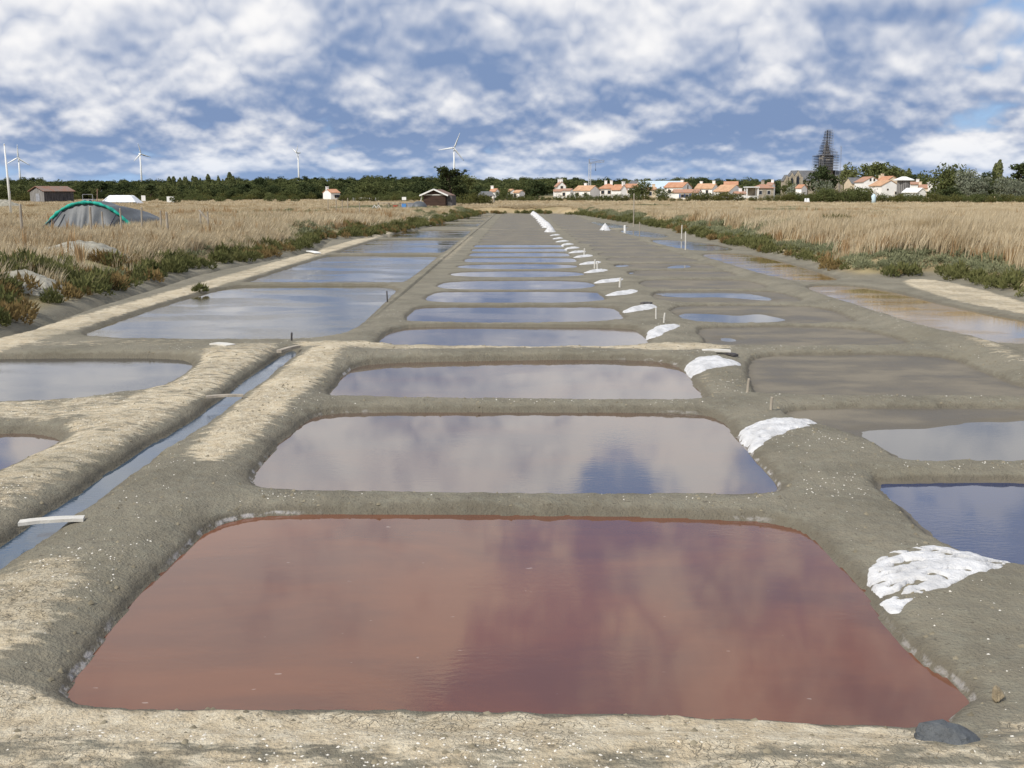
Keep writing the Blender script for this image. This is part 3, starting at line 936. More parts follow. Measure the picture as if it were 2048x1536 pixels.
for u, v, h_, mt, lb in STAKES:
    p = ground(u, v, 0.08)
    r0 = 0.02 if p[1] < 30 else 0.035 if h_ < 2 else 0.05
    if 'block' in (lb or ''):
        r0 = 0.1
    zb_ = float(hz_at(p[0], p[1]))
    lean = (rng.random() - 0.5) * 0.06
    mb = MB().tube([(0, 0, -0.15), (lean * 0.5, 0, h_ * 0.5), (lean, 0, h_), (lean, 0, h_ + r0 * 0.3)], [r0 * 1.05, r0, r0 * 0.95, r0 * 0.6], 7)
    o = mb.build('marker_stake', M[mt], loc=(p[0], p[1], zb_))
    tag(o, lb or 'short pale peg on the path between the pans', 'stake', None if lb and 'peg on the path' not in lb else 'pale pegs on the path')


def board(u0, v0, u1, v1, z, wd, th, mat, label, warp=0.01, cat='plank'):
    a = np.array([*ground(u0, v0, z), z])
    c = np.array([*ground(u1, v1, z), z])
    m = MB()
    dr = (c - a) / np.linalg.norm(c - a)
    nn = np.array([-dr[1], dr[0], 0])
    mid = (a + c) / 2
    L = np.linalg.norm(c - a)
    vs, fs = [], []
    n = 7
    for i in range(n):
        t = i / (n - 1) - 0.5
        z_ = warp * (1 - 4 * t * t)
        e = 0.004 * math.sin(i * 2.3)
        for (sy, sz) in ((-1, -1), (1, -1), (1, 1), (-1, 1)):
            q = dr * (t * L) + nn * (sy * (wd / 2 + e))
            vs.append((q[0], q[1], z_ + sz * th / 2))
    for i in range(n - 1):
        for k in range(4):
            fs.append((i * 4 + k, i * 4 + (k + 1) % 4, i * 4 + 4 + (k + 1) % 4, i * 4 + 4 + k))
    fs += [(3, 2, 1, 0), tuple((n - 1) * 4 + k for k in range(4))]
    m.add(vs, fs)
    o = m.build('plank', mat, loc=mid)
    return tag(o, label, cat)


board(38, 1046, 168, 1037, 0.15, 0.10, 0.03, M['pale_board'], 'grey plank laid across the canal where it is widest in view')
board(412, 794, 487, 791, 0.15, 0.09, 0.03, M['old_wood'], 'thin weathered plank laid across the canal half way to its head')
board(558, 703, 596, 693, 0.16, 0.10, 0.05, M['old_wood'], 'wooden sluice board at the head of the canal')
board(428, 687, 462, 691, float(hz_at(*ground(445, 688, 0.15))) + 0.04, 0.22, 0.03, M['pale_board'], 'pale board lying on the dyke left of the canal head')
board(1404, 701, 1461, 702, float(hz_at(*ground(1430, 701, 0.12))) + 0.06, 0.14, 0.035, M['pale_board'], 'pale board lying on the dyke between two drained pans')
board(1455, 707, 1472, 711, float(hz_at(*ground(1465, 708, 0.12))) + 0.03, 0.10, 0.04, M['dark_wood'], 'dark scrap of wood lying beside the pale board')
board(618, 502, 636, 506, float(hz_at(*ground(627, 504, 0.1))) + 0.08, 0.3, 0.04, M['white_paint'], 'white board lying on the path at the foot of the left bank')
board(1283, 606, 1302, 607, float(hz_at(*ground(1292, 606, 0.1))) + 0.04, 0.2, 0.05, M['dark_wood'], 'dark loop of debris on the path between the pans', cat='debris')

# ------------------------------------------------------------------ vegetation as stuff (geometry nodes on placed points)
PROTO_N = [0]


def proto_collection(name, meshes, mats):
    c = bpy.data.collections.new(name)
    for i, me in enumerate(meshes):
        o = bpy.data.objects.new('%s_form_%02d' % (name, i), me)
        if not me.materials:
            me.materials.append(mats[i % len(mats)])
        c.objects.link(o)
    return c


def scatter(name, label, cat, pts, rot, scl, idx_, coll):
    me = bpy.data.meshes.new(name)
    me.vertices.add(len(pts))
    me.vertices.foreach_set('co', np.asarray(pts, np.float32).ravel())
    add_attr(me, 'rot', rot, 'FLOAT_VECTOR')
    add_attr(me, 'scl', scl, 'FLOAT_VECTOR')
    add_attr(me, 'idx', idx_, 'INT')
    me.update()
    o = link(name, me)
    ng = bpy.data.node_groups.new(name, 'GeometryNodeTree')
    ng.interface.new_socket('Geometry', in_out='INPUT', socket_type='NodeSocketGeometry')
    ng.interface.new_socket('Geometry', in_out='OUTPUT', socket_type='NodeSocketGeometry')
    nd, ln = ng.nodes, ng.links
    gi, go = nd.new('NodeGroupInput'), nd.new('NodeGroupOutput')
    ci = nd.new('GeometryNodeCollectionInfo')
    ci.inputs['Collection'].default_value = coll
    ci.inputs['Separate Children'].default_value = True
    ci.inputs['Reset Children'].default_value = True

    def na(nm, dt):
        q = nd.new('GeometryNodeInputNamedAttribute')
        q.data_type = dt
        q.inputs['Name'].default_value = nm
        return q.outputs['Attribute']
    ip = nd.new('GeometryNodeInstanceOnPoints')
    er = nd.new('FunctionNodeEulerToRotation')
    ln.new(na('rot', 'FLOAT_VECTOR'), er.inputs[0])
    ln.new(gi.outputs[0], ip.inputs['Points'])
    ln.new(ci.outputs[0], ip.inputs['Instance'])
    ip.inputs['Pick Instance'].default_value = True
    ln.new(na('idx', 'INT'), ip.inputs['Instance Index'])
    ln.new(er.outputs[0], ip.inputs['Rotation'])
    ln.new(na('scl', 'FLOAT_VECTOR'), ip.inputs['Scale'])
    ln.new(ip.outputs[0], go.inputs[0])
    md = o.modifiers.new('scatter', 'NODES')
    md.node_group = ng
    print(name, len(pts))
    return tag(o, label, cat, kind='stuff')


def tuft_mesh(seed, n=26, h=0.8, spread=0.22, wd=0.016, lean=0.18, droop=0.25, head=False):
    r = np.random.default_rng(seed)
    V, F = [], []
    for i in range(n):
        a = r.random() * 6.283
        rr = spread * math.sqrt(r.random())
        bx, by = rr * math.cos(a), rr * math.sin(a)
        hh = h * (0.55 + 0.5 * r.random())
        tx = bx + 0.30 * hh * math.cos(a) * r.random() + lean * hh * (0.5 + r.random())
        ty = by + 0.30 * hh * math.sin(a) * r.random() + 0.12 * hh * (r.random() - 0.5)
        mx, my, mz = bx + 0.4 * (tx - bx), by + 0.4 * (ty - by), hh * 0.55
        fa = r.random() * 3.14
        wx, wy = wd * math.cos(fa) / 2, wd * math.sin(fa) / 2
        k = len(V)
        f2 = 1.3 if head else 0.75
        tz = hh * (1 - droop * 0.3 * r.random())
        V += [(bx - wx, by - wy, -0.06), (bx + wx, by + wy, -0.06), (mx + wx * f2, my + wy * f2, mz), (mx - wx * f2, my - wy * f2, mz), (tx, ty, tz)]
        F += [(k, k + 1, k + 2, k + 3), (k + 3, k + 2, k + 4)]
    return mesh_np('tuft', V, F)


def bush_mesh(seed, n=90, r=(0.34, 0.34, 0.30), leaf=0.06, up=0.5):
    g = np.random.default_rng(seed)
    d_ = g.normal(size=(n, 3))
    d_ /= np.linalg.norm(d_, axis=1, keepdims=True)
    d_[:, 2] = np.abs(d_[:, 2])
    rad = (0.55 + 0.5 * g.random(n))[:, None]
    c = d_ * rad * np.array(r)
    c[:, 2] = c[:, 2] * 1.0 + 0.01
    ax = d_ * 0.8 + np.array([0, 0, up]) + g.normal(size=(n, 3)) * 0.35
    ax /= np.linalg.norm(ax, axis=1, keepdims=True)
    sd = np.cross(ax, g.normal(size=(n, 3)))
    sd /= np.linalg.norm(sd, axis=1, keepdims=True)
    L = (leaf * (0.7 + 0.8 * g.random(n)))[:, None]
    W = L * 0.38
    V = np.stack([c - sd * W, c + ax * L * 0.9 - sd * W * 0.2, c + ax * L * 1.6, c + sd * W], 1).reshape(-1, 3)
    F = np.arange(n * 4).reshape(-1, 4)
    return mesh_np('bush', V, F)


grass_c = proto_collection('dry_grass_forms', [tuft_mesh(i, 30, 0.66 + 0.06 * (i % 3), 0.24, 0.024) for i in range(6)] +
                           [tuft_mesh(20 + i, 22, 0.55, 0.24, 0.024, 0.10) for i in range(2)], [M['dry_blade']] * 6 + [M['rust_blade']] * 2)
shrub_c = proto_collection('seablite_forms', [bush_mesh(40 + i, 150, (0.36, 0.36, 0.40), 0.085, 0.7) for i in range(4)] +
                           [bush_mesh(50 + i, 130, (0.32, 0.32, 0.34), 0.08, 0.7) for i in range(2)], [M['seablite']] * 4 + [M['seablite_rust']] * 2)
purs_c = proto_collection('purslane_forms', [bush_mesh(60 + i, 130, (0.42, 0.42, 0.30), 0.075, 0.4) for i in range(4)], [M['purslane']])
weed_c = proto_collection('weed_forms', [tuft_mesh(80 + i, 9, 0.75, 0.10, 0.03, 0.05, 0.1, True) for i in range(3)], [M['rust_blade']])


def bank_points(N, x0, x1, y0, y1, fy=1.0):
    x = rng.uniform(x0, x1, N)
    y = y0 + (y1 - y0) * rng.random(N) ** fy
    return x, y


XG, YG = [], []
# grass: dense on near banks, sparser with distance
for (N, x0, x1, y0, y1) in ((30000, -40, -10, 12, 62), (32000, -90, -6, 60, 178), (30000, 10, 40, 16, 62), (32000, 8, 90, 60, 178),
                            (3000, -32, -10, -2, 14), (2500, 14, 36, -2, 18), (9000, -9, 11, 164, 182)):
    x, y = bank_points(N, x0, x1, y0, y1, 1.0)
    XG.append(x)
    YG.append(y)
x, y = np.concatenate(XG), np.concatenate(YG)
bb = bilerp(b, x, y)
pat = fbm(x * 0.16, y * 0.16, 101, 4)
vis = np.abs(x) < 9 + 0.60 * np.maximum(y, 8)
onright = x > 0
low = np.where(onright, 1.9, 1.4)
keep = (bb > low + 3.0 * pat * 1.3 + (rng.random(len(x)) - 0.5) * 0.8) & vis & (rng.random(len(x)) < np.where(onright, 0.55, 0.28) + 2.2 * (pat + np.where(onright, 0.18, 0.12)))
# flat ground worn round the covered heaps and clay heaps stays clear
CLEAR = []
for (u, v, Y, r_) in ((60, 548, 28.5, 1.0), (168, 510, 38.0, 1.7), (60, 580, 26.0, 1.0), (160, 535, 34.5, 1.4), (230, 515, 37.5, 1.0), (180, 462, 54.5, 2.0), (120, 462, 54.5, 2.0)):
    q = at(u, v, Y)
    CLEAR.append((q[0], q[1], r_))
CLEAR.append((at(200, 440, 60)[0], 60.5, 3.0))
for (cx_, cy_, r_) in CLEAR:
    keep &= np.hypot(x - cx_, y - cy_) > r_
x, y, pat = x[keep], y[keep], pat[keep]
n = len(x)
z = hz_at(x, y)
tall = (1 - 0.5 * sstep(75, 125, y)) * (0.6 + 1.1 * np.clip(pat + 0.33, 0, 1) + 0.35 * rng.random(n))
sx = tall * (0.9 + 0.3 * rng.random(n)) * np.clip(y / 60, 1.0, 1.9)
tall = tall * np.where(x < 0, 0.74, 1.0)
scl = np.stack([sx, sx, tall], 1)
rot = np.stack([rng.normal(0, 0.10, n), 0.10 + rng.normal(0, 0.10, n), rng.normal(0, 0.5, n)], 1)
brown = fbm(x * 0.12, y * 0.12, 131, 3) + 0.08 * rng.normal(size=n)
scatter('dry_grass', 'tall straw coloured dry grass covering the banks and fields', 'grass', np.stack([x, y, z], 1), rot, scl,
        np.where(brown > 0.13, 6 + rng.integers(0, 2, n), rng.integers(0, 6, n)), grass_c)

# far meadow grass
N = 26000
y = 178 + 200 * rng.random(N) ** 1.3
x = rng.uniform(-1, 1, N) * (0.56 * y + 10)
pat = fbm(x * 0.04, y * 0.04, 111, 4)
keep = rng.random(N) < 0.5 + 2.2 * pat
x, y = x[keep], y[keep]
n = len(x)
s_ = 1.0 + 0.5 * rng.random(n)
scatter('meadow_grass', 'dry straw coloured meadow beyond the salt works', 'grass', np.stack([x, y, hz_at(x, y)], 1),
        np.stack([rng.normal(0, 0.1, n), rng.normal(0.1, 0.1, n), rng.random(n) * 6.28], 1), np.stack([s_ * 2.2, s_ * 2.2, s_ * 0.55], 1), rng.integers(0, 8, n), grass_c)

# seablite and glasswort along the foot of both banks
x, y = bank_points(62000, -32, 36, 8, 176)
bb = bilerp(b, x, y)
dmr = bilerp(d_marsh, x, y)
pat = fbm(x * 0.35, y * 0.22, 121, 4)
left = x < 0
hi = np.where(left, 1.5 + 1.3 * sstep(48, 30, y), 0.9) + np.where(left, 4.5, 3.0) * pat
keep = (dmr > 0.02) & (np.maximum(bb, 0) < hi) & (bb > -0.4) & (np.abs(x) < 8 + 0.6 * y) & (rng.random(len(x)) < np.where(left, 0.9, 0.75))
for (cx_, cy_, r_) in CLEAR:
    keep &= np.hypot(x - cx_, y - cy_) > r_ * 0.9
x, y, pat = x[keep], y[keep], pat[keep]
n = len(x)
z = hz_at(x, y)
s_ = (0.45 + 0.5 * rng.random(n)) * np.where(x < 0, np.where(y < 45, 1.25, 1.1), np.clip(y / 45, 1.0, 1.25))
rusty = (fbm(x * 0.25, y * 0.12, 141, 3) + 0.08 * rng.normal(size=n)) > np.where(x < 0, 0.10, 0.18)
rot = np.stack([rng.normal(0, 0.12, n), rng.normal(0, 0.12, n), rng.random(n) * 6.28], 1)
scatter('seablite', 'low green and rusty seablite growing along the foot of the banks', 'shrubs', np.stack([x, y, z - 0.02], 1), rot,
        np.stack([s_, s_, s_ * (0.9 + 0.3 * rng.random(n))], 1), np.where(rusty, 4 + rng.integers(0, 2, n), rng.integers(0, 4, n)), shrub_c)

# grey green sea purslane on the slopes of the right bank, some on the left
x, y = bank_points(46000, 9, 40, 14, 176)
xl, yl = bank_points(9000, -28, -7, 30, 170)
x, y = np.concatenate([x, xl]), np.concatenate([y, yl])
bb = bilerp(b, x, y)
pat = fbm(x * 0.3, y * 0.25, 151, 4)
patch = (fbm(x * 0.10, y * 0.08, 161, 3) > 0.11) & (bb > 2)
keep = (((bb > 0.9) & (bb < 1.9 + 6 * pat)) | (patch & (rng.random(len(x)) < 0.5))) & (np.abs(x) < 8 + 0.8 * y)
keep &= (x > 0) | (rng.random(len(x)) < 0.5)
x, y = x[keep], y[keep]
n = len(x)
s_ = (0.5 + 0.5 * rng.random(n)) * np.clip(y / 50, 1.0, 1.3)
scatter('sea_purslane', 'grey green sea purslane on the slopes of the banks', 'shrubs', np.stack([x, y, hz_at(x, y) - 0.02], 1),
        np.stack([rng.normal(0, 0.12, n), rng.normal(0, 0.12, n), rng.random(n) * 6.28], 1), np.stack([s_, s_, s_], 1), rng.integers(0, 4, n), purs_c)

# brown seed heads of weeds among the grass
N = 1500
x, y = bank_points(N, -36, -10, 24, 110)
x2, y2 = bank_points(N, 12, 40, 24, 110)
x, y = np.concatenate([x, x2]), np.concatenate([y, y2])
keep = (bilerp(b, x, y) > 1.5) & (fbm(x * 0.2, y * 0.2, 171, 3) > 0.05)
x, y = x[keep], y[keep]
n = len(x)
s_ = 0.8 + 0.6 * rng.random(n)
scatter('brown_weeds', 'dark brown dried weed stalks standing among the dry grass', 'weeds', np.stack([x, y, hz_at(x, y)], 1),
        np.stack([rng.normal(0, 0.1, n), rng.normal(0, 0.1, n), rng.random(n) * 6.28], 1), np.stack([s_, s_, s_], 1), rng.integers(0, 3, n), weed_c)

p = ground(400, 578, 0.15)
o = link('seablite_tuft', bush_mesh(99, 220, (0.24, 0.2, 0.2), 0.06, 0.8), M['seablite'], loc=(p[0], p[1], float(hz_at(p[0], p[1]))))
tag(o, 'single green seablite tuft growing on the pale path by the left pond', 'plant')
p = at(1668, 425, 60)
o = link('bramble_bush', bush_mesh(97, 900, (1.5, 1.1, 0.9), 0.13, 0.6), M['leaf_olive'], loc=(p[0], p[1], float(hz_at(p[0], p[1]))))
tag(o, 'dark tangled bramble bush standing in the dry grass of the right bank', 'bush')


# clay heaps on the left bank
def clay_heap(u, v, Y, sx, sy, sz, seed, label):
    q = at(u, v, Y)
    n_ = 46
    gx, gy = np.meshgrid(np.linspace(-1, 1, n_), np.linspace(-1, 1, n_))
    rr = np.hypot(gx, gy)
    hgt = np.clip(1 - rr ** 1.7, -0.15, 1) * sz * (1 + 0.9 * fbm(gx * 2 + seed, gy * 2, seed, 4)) + 0.55 * sz * np.abs(fbm(gx * 5, gy * 5, seed + 5, 4)) + 0.5 * sz * np.abs(fbm(gx * 14, gy * 14, seed + 9, 3)) * (rr < 0.97)
    V = np.stack([gx * sx, gy * sy, hgt + hz_at((gx * sx + q[0]).ravel(), (gy * sy + q[1]).ravel()).reshape(gx.shape) - float(hz_at(q[0], q[1])) - 0.05], -1).reshape(-1, 3)
    ids = np.arange(n_ * n_).reshape(n_, n_)
    qd = np.stack([ids[:-1, :-1], ids[:-1, 1:], ids[1:, 1:], ids[1:, :-1]], -1).reshape(-1, 4)
    ok = (rr < 1.02)[:-1, :-1].ravel()
    o = link('clay_heap', mesh_np('clay_heap', V, qd[ok], True), M['grey_clay'], loc=(q[0], q[1], float(hz_at(q[0], q[1]))))
    tag(o, label, 'clay heap')


clay_heap(60, 548, 28.5, 1.1, 1.1, 0.36, 3, 'rounded lump of cracked pale grey clay on the left bank, next to the green shrubs')
clay_heap(168, 510, 38.0, 1.9, 1.6, 0.46, 8, 'wider pile of cracked pale grey clay on the left bank, higher up the slope')


# ------------------------------------------------------------------ trees: prototypes, then individuals and the far woods
def leaf_quads(c, g, size, flat=0.0, norm=None):
    n = len(c)
    nn = g.normal(size=(n, 3))
    if norm is not None:
        nn = nn * 0.55 + norm
    nn[:, 2] *= 1.0 + flat
    nn /= np.linalg.norm(nn, axis=1, keepdims=True)
    a = np.cross(nn, g.normal(size=(n, 3)))
    a /= np.linalg.norm(a, axis=1, keepdims=True)
    bq = np.cross(nn, a)
    s = (size * (0.6 + 0.8 * g.random(n)))[:, None]
    V = np.stack([c - a * s * 0.6, c - bq * s * 0.35, c + a * s * 0.7, c + bq * s * 0.4], 1).reshape(-1, 3)
    return V


def crown_round(seed, n_cl=26, per=34, rx=0.42, rz=0.34, zc=0.62, size=0.045, bottom=-0.55):
    """unit-height tree crown from many leaf clumps"""
    g = np.random.default_rng(seed)
    V = []
    for i in range(n_cl):
        d_ = g.normal(size=3)
        d_ /= np.linalg.norm(d_)
        d_[2] = max(d_[2], bottom)
        rr = 0.45 + 0.5 * g.random()
        c = np.array([d_[0] * rx * rr, d_[1] * rx * rr, zc + d_[2] * rz * rr])
        q = g.normal(size=(per, 3))
        q /= np.linalg.norm(q, axis=1, keepdims=True)
        cr = (0.09 + 0.10 * g.random()) * (rx / 0.42)
        pts = c + q * cr * (0.5 + 0.5 * g.random((per, 1))) * np.array([1.15, 1.15, 0.85])
        V.append(leaf_quads(pts, g, size, norm=q))
    V = np.concatenate(V)
    return V


def crown_column(seed, n=760, rx=0.11, size=0.05, z0=0.10):
    g = np.random.default_rng(seed)
    t = g.random(n)
    prof = rx * np.sin(np.pi * np.clip(0.10 + 0.88 * t, 0, 1)) ** 0.7 * (0.75 + 0.4 * vnoise(t * 9, t * 0 + seed, seed))
    a = g.random(n) * 6.283
    r_ = prof * (0.55 + 0.5 * g.random(n))
    c = np.stack([r_ * np.cos(a), r_ * np.sin(a), z0 + (1 - z0) * t], 1)
    return leaf_quads(c, g, size, norm=np.stack([np.cos(a), np.sin(a), 0.4 + 0 * a], 1))


def crown_layers(seed, limbs, size=0.03, per=70):
    """spreading conifer: leaf sprays along limbs"""
    g = np.random.default_rng(seed)
    V = []
    for (p0, p1, wdt) in limbs:
        p0, p1 = np.array(p0), np.array(p1)
        t = 0.25 + 0.8 * g.random(per)
        c = p0 + (p1 - p0) * t[:, None]
        c += g.normal(size=(per, 3)) * np.array([wdt, wdt, wdt * 0.42])
        V.append(leaf_quads(c, g, size, flat=0.6))
    return np.concatenate(V)


def qmesh(V, mat, norm=False):
    if norm:
        V = V.copy()
        V[:, 2] /= np.percentile(V[:, 2], 99)
    me = mesh_np('crown', V, np.arange(len(V)).reshape(-1, 4))
    me.materials.append(mat)
    return me


def trunk_mesh(seed, h=0.55, r=0.03, limbs=5, spread=0.25):
    g = np.random.default_rng(seed)
    m = MB()
    m.tube([(0, 0, -0.06), (0.01, 0, h * 0.4), (0.02 * g.normal(), 0.02 * g.normal(), h)], [r * 1.3, r, r * 0.55], 7)
    for i in range(limbs):
        a = g.random() * 6.28
        z0 = h * (0.45 + 0.45 * g.random())
        m.tube([(0, 0, z0), (spread * 0.5 * math.cos(a), spread * 0.5 * math.sin(a), z0 + 0.1), (spread * math.cos(a), spread * math.sin(a), z0 + 0.22)], [r * 0.5, r * 0.35, r * 0.12], 5)
    me = m.mesh('trunk', True)
    me.materials.append(M['bark'])
    return me


TRUNK = [trunk_mesh(i) for i in range(3)]
STEM = trunk_mesh(9, 0.8, 0.018, 3, 0.05)
STUB = trunk_mesh(11, 0.35, 0.03, 4, 0.22)
KIND = {
    'oak': ([qmesh(crown_round(100 + i, 52, 34, 0.46, 0.46, 0.52, 0.062, -0.8), M['leaf_mid'], True) for i in range(3)], TRUNK),
    'dark': ([qmesh(crown_round(110 + i, 52, 34, 0.46, 0.46, 0.52, 0.062, -0.8), M['leaf_dark'], True) for i in range(3)], TRUNK),
    'light': ([qmesh(crown_round(120 + i, 48, 34, 0.40, 0.46, 0.54, 0.058, -0.8), M['leaf_light'], True) for i in range(3)], TRUNK),
    'silver': ([qmesh(crown_round(130 + i, 56, 34, 0.52, 0.46, 0.5, 0.06, -0.85), M['leaf_silver'], True) for i in range(2)], TRUNK),
    'poplar': ([qmesh(crown_column(140 + i), M['leaf_light']) for i in range(2)], [STEM]),
    'cypress': ([qmesh(crown_column(145 + i, 760, 0.13), M['leaf_dark']) for i in range(2)], [STEM]),
    'shrub': ([qmesh(crown_round(150 + i, 34, 30, 0.75, 0.46, 0.42, 0.085, -0.8), M['leaf_olive'], True) for i in range(3)], [STUB]),
    'shrub_dark': ([qmesh(crown_round(155 + i, 34, 30, 0.75, 0.46, 0.42, 0.085, -0.8), M['leaf_mid'], True) for i in range(3)], [STUB]),
    'shrub_silver': ([qmesh(crown_round(158 + i, 34, 30, 0.72, 0.46, 0.42, 0.085, -0.8), M['leaf_silver'], True) for i in range(2)], [STUB]),
}
gpine = []
for i in range(2):
    g = np.random.default_rng(160 + i)
    lim = []
    for k in range(16):
        a_, zz_ = g.random() * 6.28, 0.42 + 0.5 * g.random()
        L_ = 0.38 * (1.15 - zz_) * 1.9
        lim.append(((0, 0, zz_ - 0.05), (L_ * math.cos(a_), L_ * math.sin(a_), zz_ + 0.04), 0.055))
    gpine.append(qmesh(crown_layers(160 + i, lim, 0.07, 70), M['leaf_dark'], True))
KIND['pine'] = (gpine, TRUNK)


def tree(kind, u, v_top, Y, label, group=None, width=None, name='tree', cat='tree', base=None):
    t = at(u, v_top, Y)
    zb_ = float(hz_at(t[0], Y)) if base is None else base
    h = max(0.5, t[2] - zb_)
    cr, tr = KIND[kind]
    k = random.randrange(100)
    root = empty(name, (t[0], Y, zb_), random.random() * 6.28, 1.0)
    wx = h * (1.0 if width is None else width)
    root.scale = (wx, wx, h)
    link('trunk', tr[k % len(tr)], None, root)
    link('crown', cr[k % len(cr)], None, root)
    return tag(root, label, cat, group)


# the wind-bent cypress behind the brown shed
q = at(900, 405, 205)
zb_ = float(hz_at(q[0], 205))
hgt = at(900, 336, 205)[2] - zb_
root = empty('cypress_tree', (q[0], 205, zb_), 0, 1.0)
m = MB().tube([(0, 0, -0.3), (0.1, 0, hgt * 0.35), (-0.3, 0, hgt * 0.7), (-0.7, 0, hgt * 0.95)], [0.36, 0.27, 0.16, 0.05], 8)
limbs = []
g = np.random.default_rng(5)
for k in range(26):
    s_ = -1 if k % 2 else 1
    z0 = hgt * (0.06 + 0.80 * (k / 26))
    L_ = (3.9 - 2.5 * (k / 26)) * (0.6 + 0.45 * g.random())
    e = (s_ * L_ * (1.0 if s_ > 0 else 0.8), g.normal() * 1.2, z0 + (0.5 if s_ > 0 else 0.7) + 0.8 * g.random())
    limbs.append(((0, 0, z0), e, 0.40))
limbs += [((-0.3, 0, hgt * 0.62), (-2.3, 0, hgt * 1.0), 0.22), ((-0.2, 0, hgt * 0.6), (3.0, 0, hgt * 0.93), 0.22), ((-0.5, 0, hgt * 0.72), (-1.3, 0, hgt * 0.98), 0.22),
          ((0, 0, hgt * 0.5), (1.6, 0.2, hgt * 0.86), 0.25), ((-0.6, 0, hgt * 0.8), (0.6, 0, hgt * 0.93), 0.22)]
for (p0, p1, _) in limbs:
    m.tube([p0, ((p0[0] + p1[0]) / 2, (p0[1] + p1[1]) / 2, (p0[2] + p1[2]) / 2 - 0.15), p1], [0.11, 0.07, 0.02], 5)
m.build('trunk', M['bark'], root, True)
link('crown', qmesh(crown_layers(6, limbs, 0.36, 150), M['leaf_dark']), None, root)
tag(root, 'large ragged dark cypress with upswept limbs behind the brown shed', 'tree')

# far woods on the rising ground, one mass
wood_c = proto_collection('wood_forms', [KIND['oak'][0][0].copy(), KIND['oak'][0][1].copy(), KIND['dark'][0][0].copy(), KIND['dark'][0][1].copy(), KIND['light'][0][0].copy(), KIND['pine'][0][0].copy(),
                                         KIND['poplar'][0][0].copy()], [M['leaf_dark']])
N = 6500
y = 400 + 1000 * rng.random(N) ** 1.05
x = rng.uniform(-1, 1, N) * (0.55 * y + 20)
uu = x / y
clear = (uu > -0.015) & (uu < 0.46) & (y < 560)            # the village
keep = (rng.random(N) < 0.75 + 1.2 * fbm(x * 0.01, y * 0.006, 181, 3)) & ~clear
x, y = x[keep], y[keep]
n = len(x)
kd = rng.choice([0, 1, 2, 3, 4, 5], n, p=[0.27, 0.2, 0.16, 0.12, 0.18, 0.07])
popl = (np.abs(x / y + 0.295) < 0.035) & (y > 550) & (y < 900)
kd = np.where(popl, 6, kd)
h = (3.9 + 5.0 * rng.random(n) ** 1.5) * (0.85 + 0.5 * fbm(x * 0.012, y * 0.012, 191, 2) * 2)
h = np.where(popl, h * 1.45, h)
wsc = h * (1.15 + 0.5 * rng.random(n))
scatter('distant_wood', 'dark green mixed woodland on the low hills behind the marsh', 'wood', np.stack([x, y, hz_at(x, y) - 0.12 * h], 1),
        np.stack([0 * h, 0 * h, rng.random(n) * 6.28], 1), np.stack([wsc, wsc, h], 1), kd, wood_c)
# low scrub at the foot of the woods
N = 2600
y = 270 + 330 * rng.random(N)
x = rng.uniform(-1, 0.02, N) * (0.55 * y + 15)
keep = rng.random(N) < 0.30 + 2.2 * fbm(x * 0.02, y * 0.01, 201, 3) + 0.5 * sstep(330, 420, y)
keep &= ~((np.abs(x / y + 0.18) < 0.014) & (y < 420)) & ~((np.abs(x / y + 0.40) < 0.016) & (y < 420))
x, y = x[keep], y[keep]
n = len(x)
scrub_c = proto_collection('scrub_forms', [KIND['shrub'][0][0].copy(), KIND['shrub_dark'][0][0].copy(), KIND['oak'][0][2].copy(), KIND['shrub_dark'][0][1].copy()], [M['leaf_mid']])
h = 1.1 + 2.4 * rng.random(n) * sstep(280, 420, y)
scatter('distant_scrub', 'bushy green scrub along the foot of the wooded hills', 'scrub', np.stack([x, y, hz_at(x, y) - 0.05 * h], 1),
        np.stack([0 * h, 0 * h, rng.random(n) * 6.28], 1), np.stack([h * 1.3, h * 1.3, h], 1), rng.integers(0, 4, n), scrub_c)

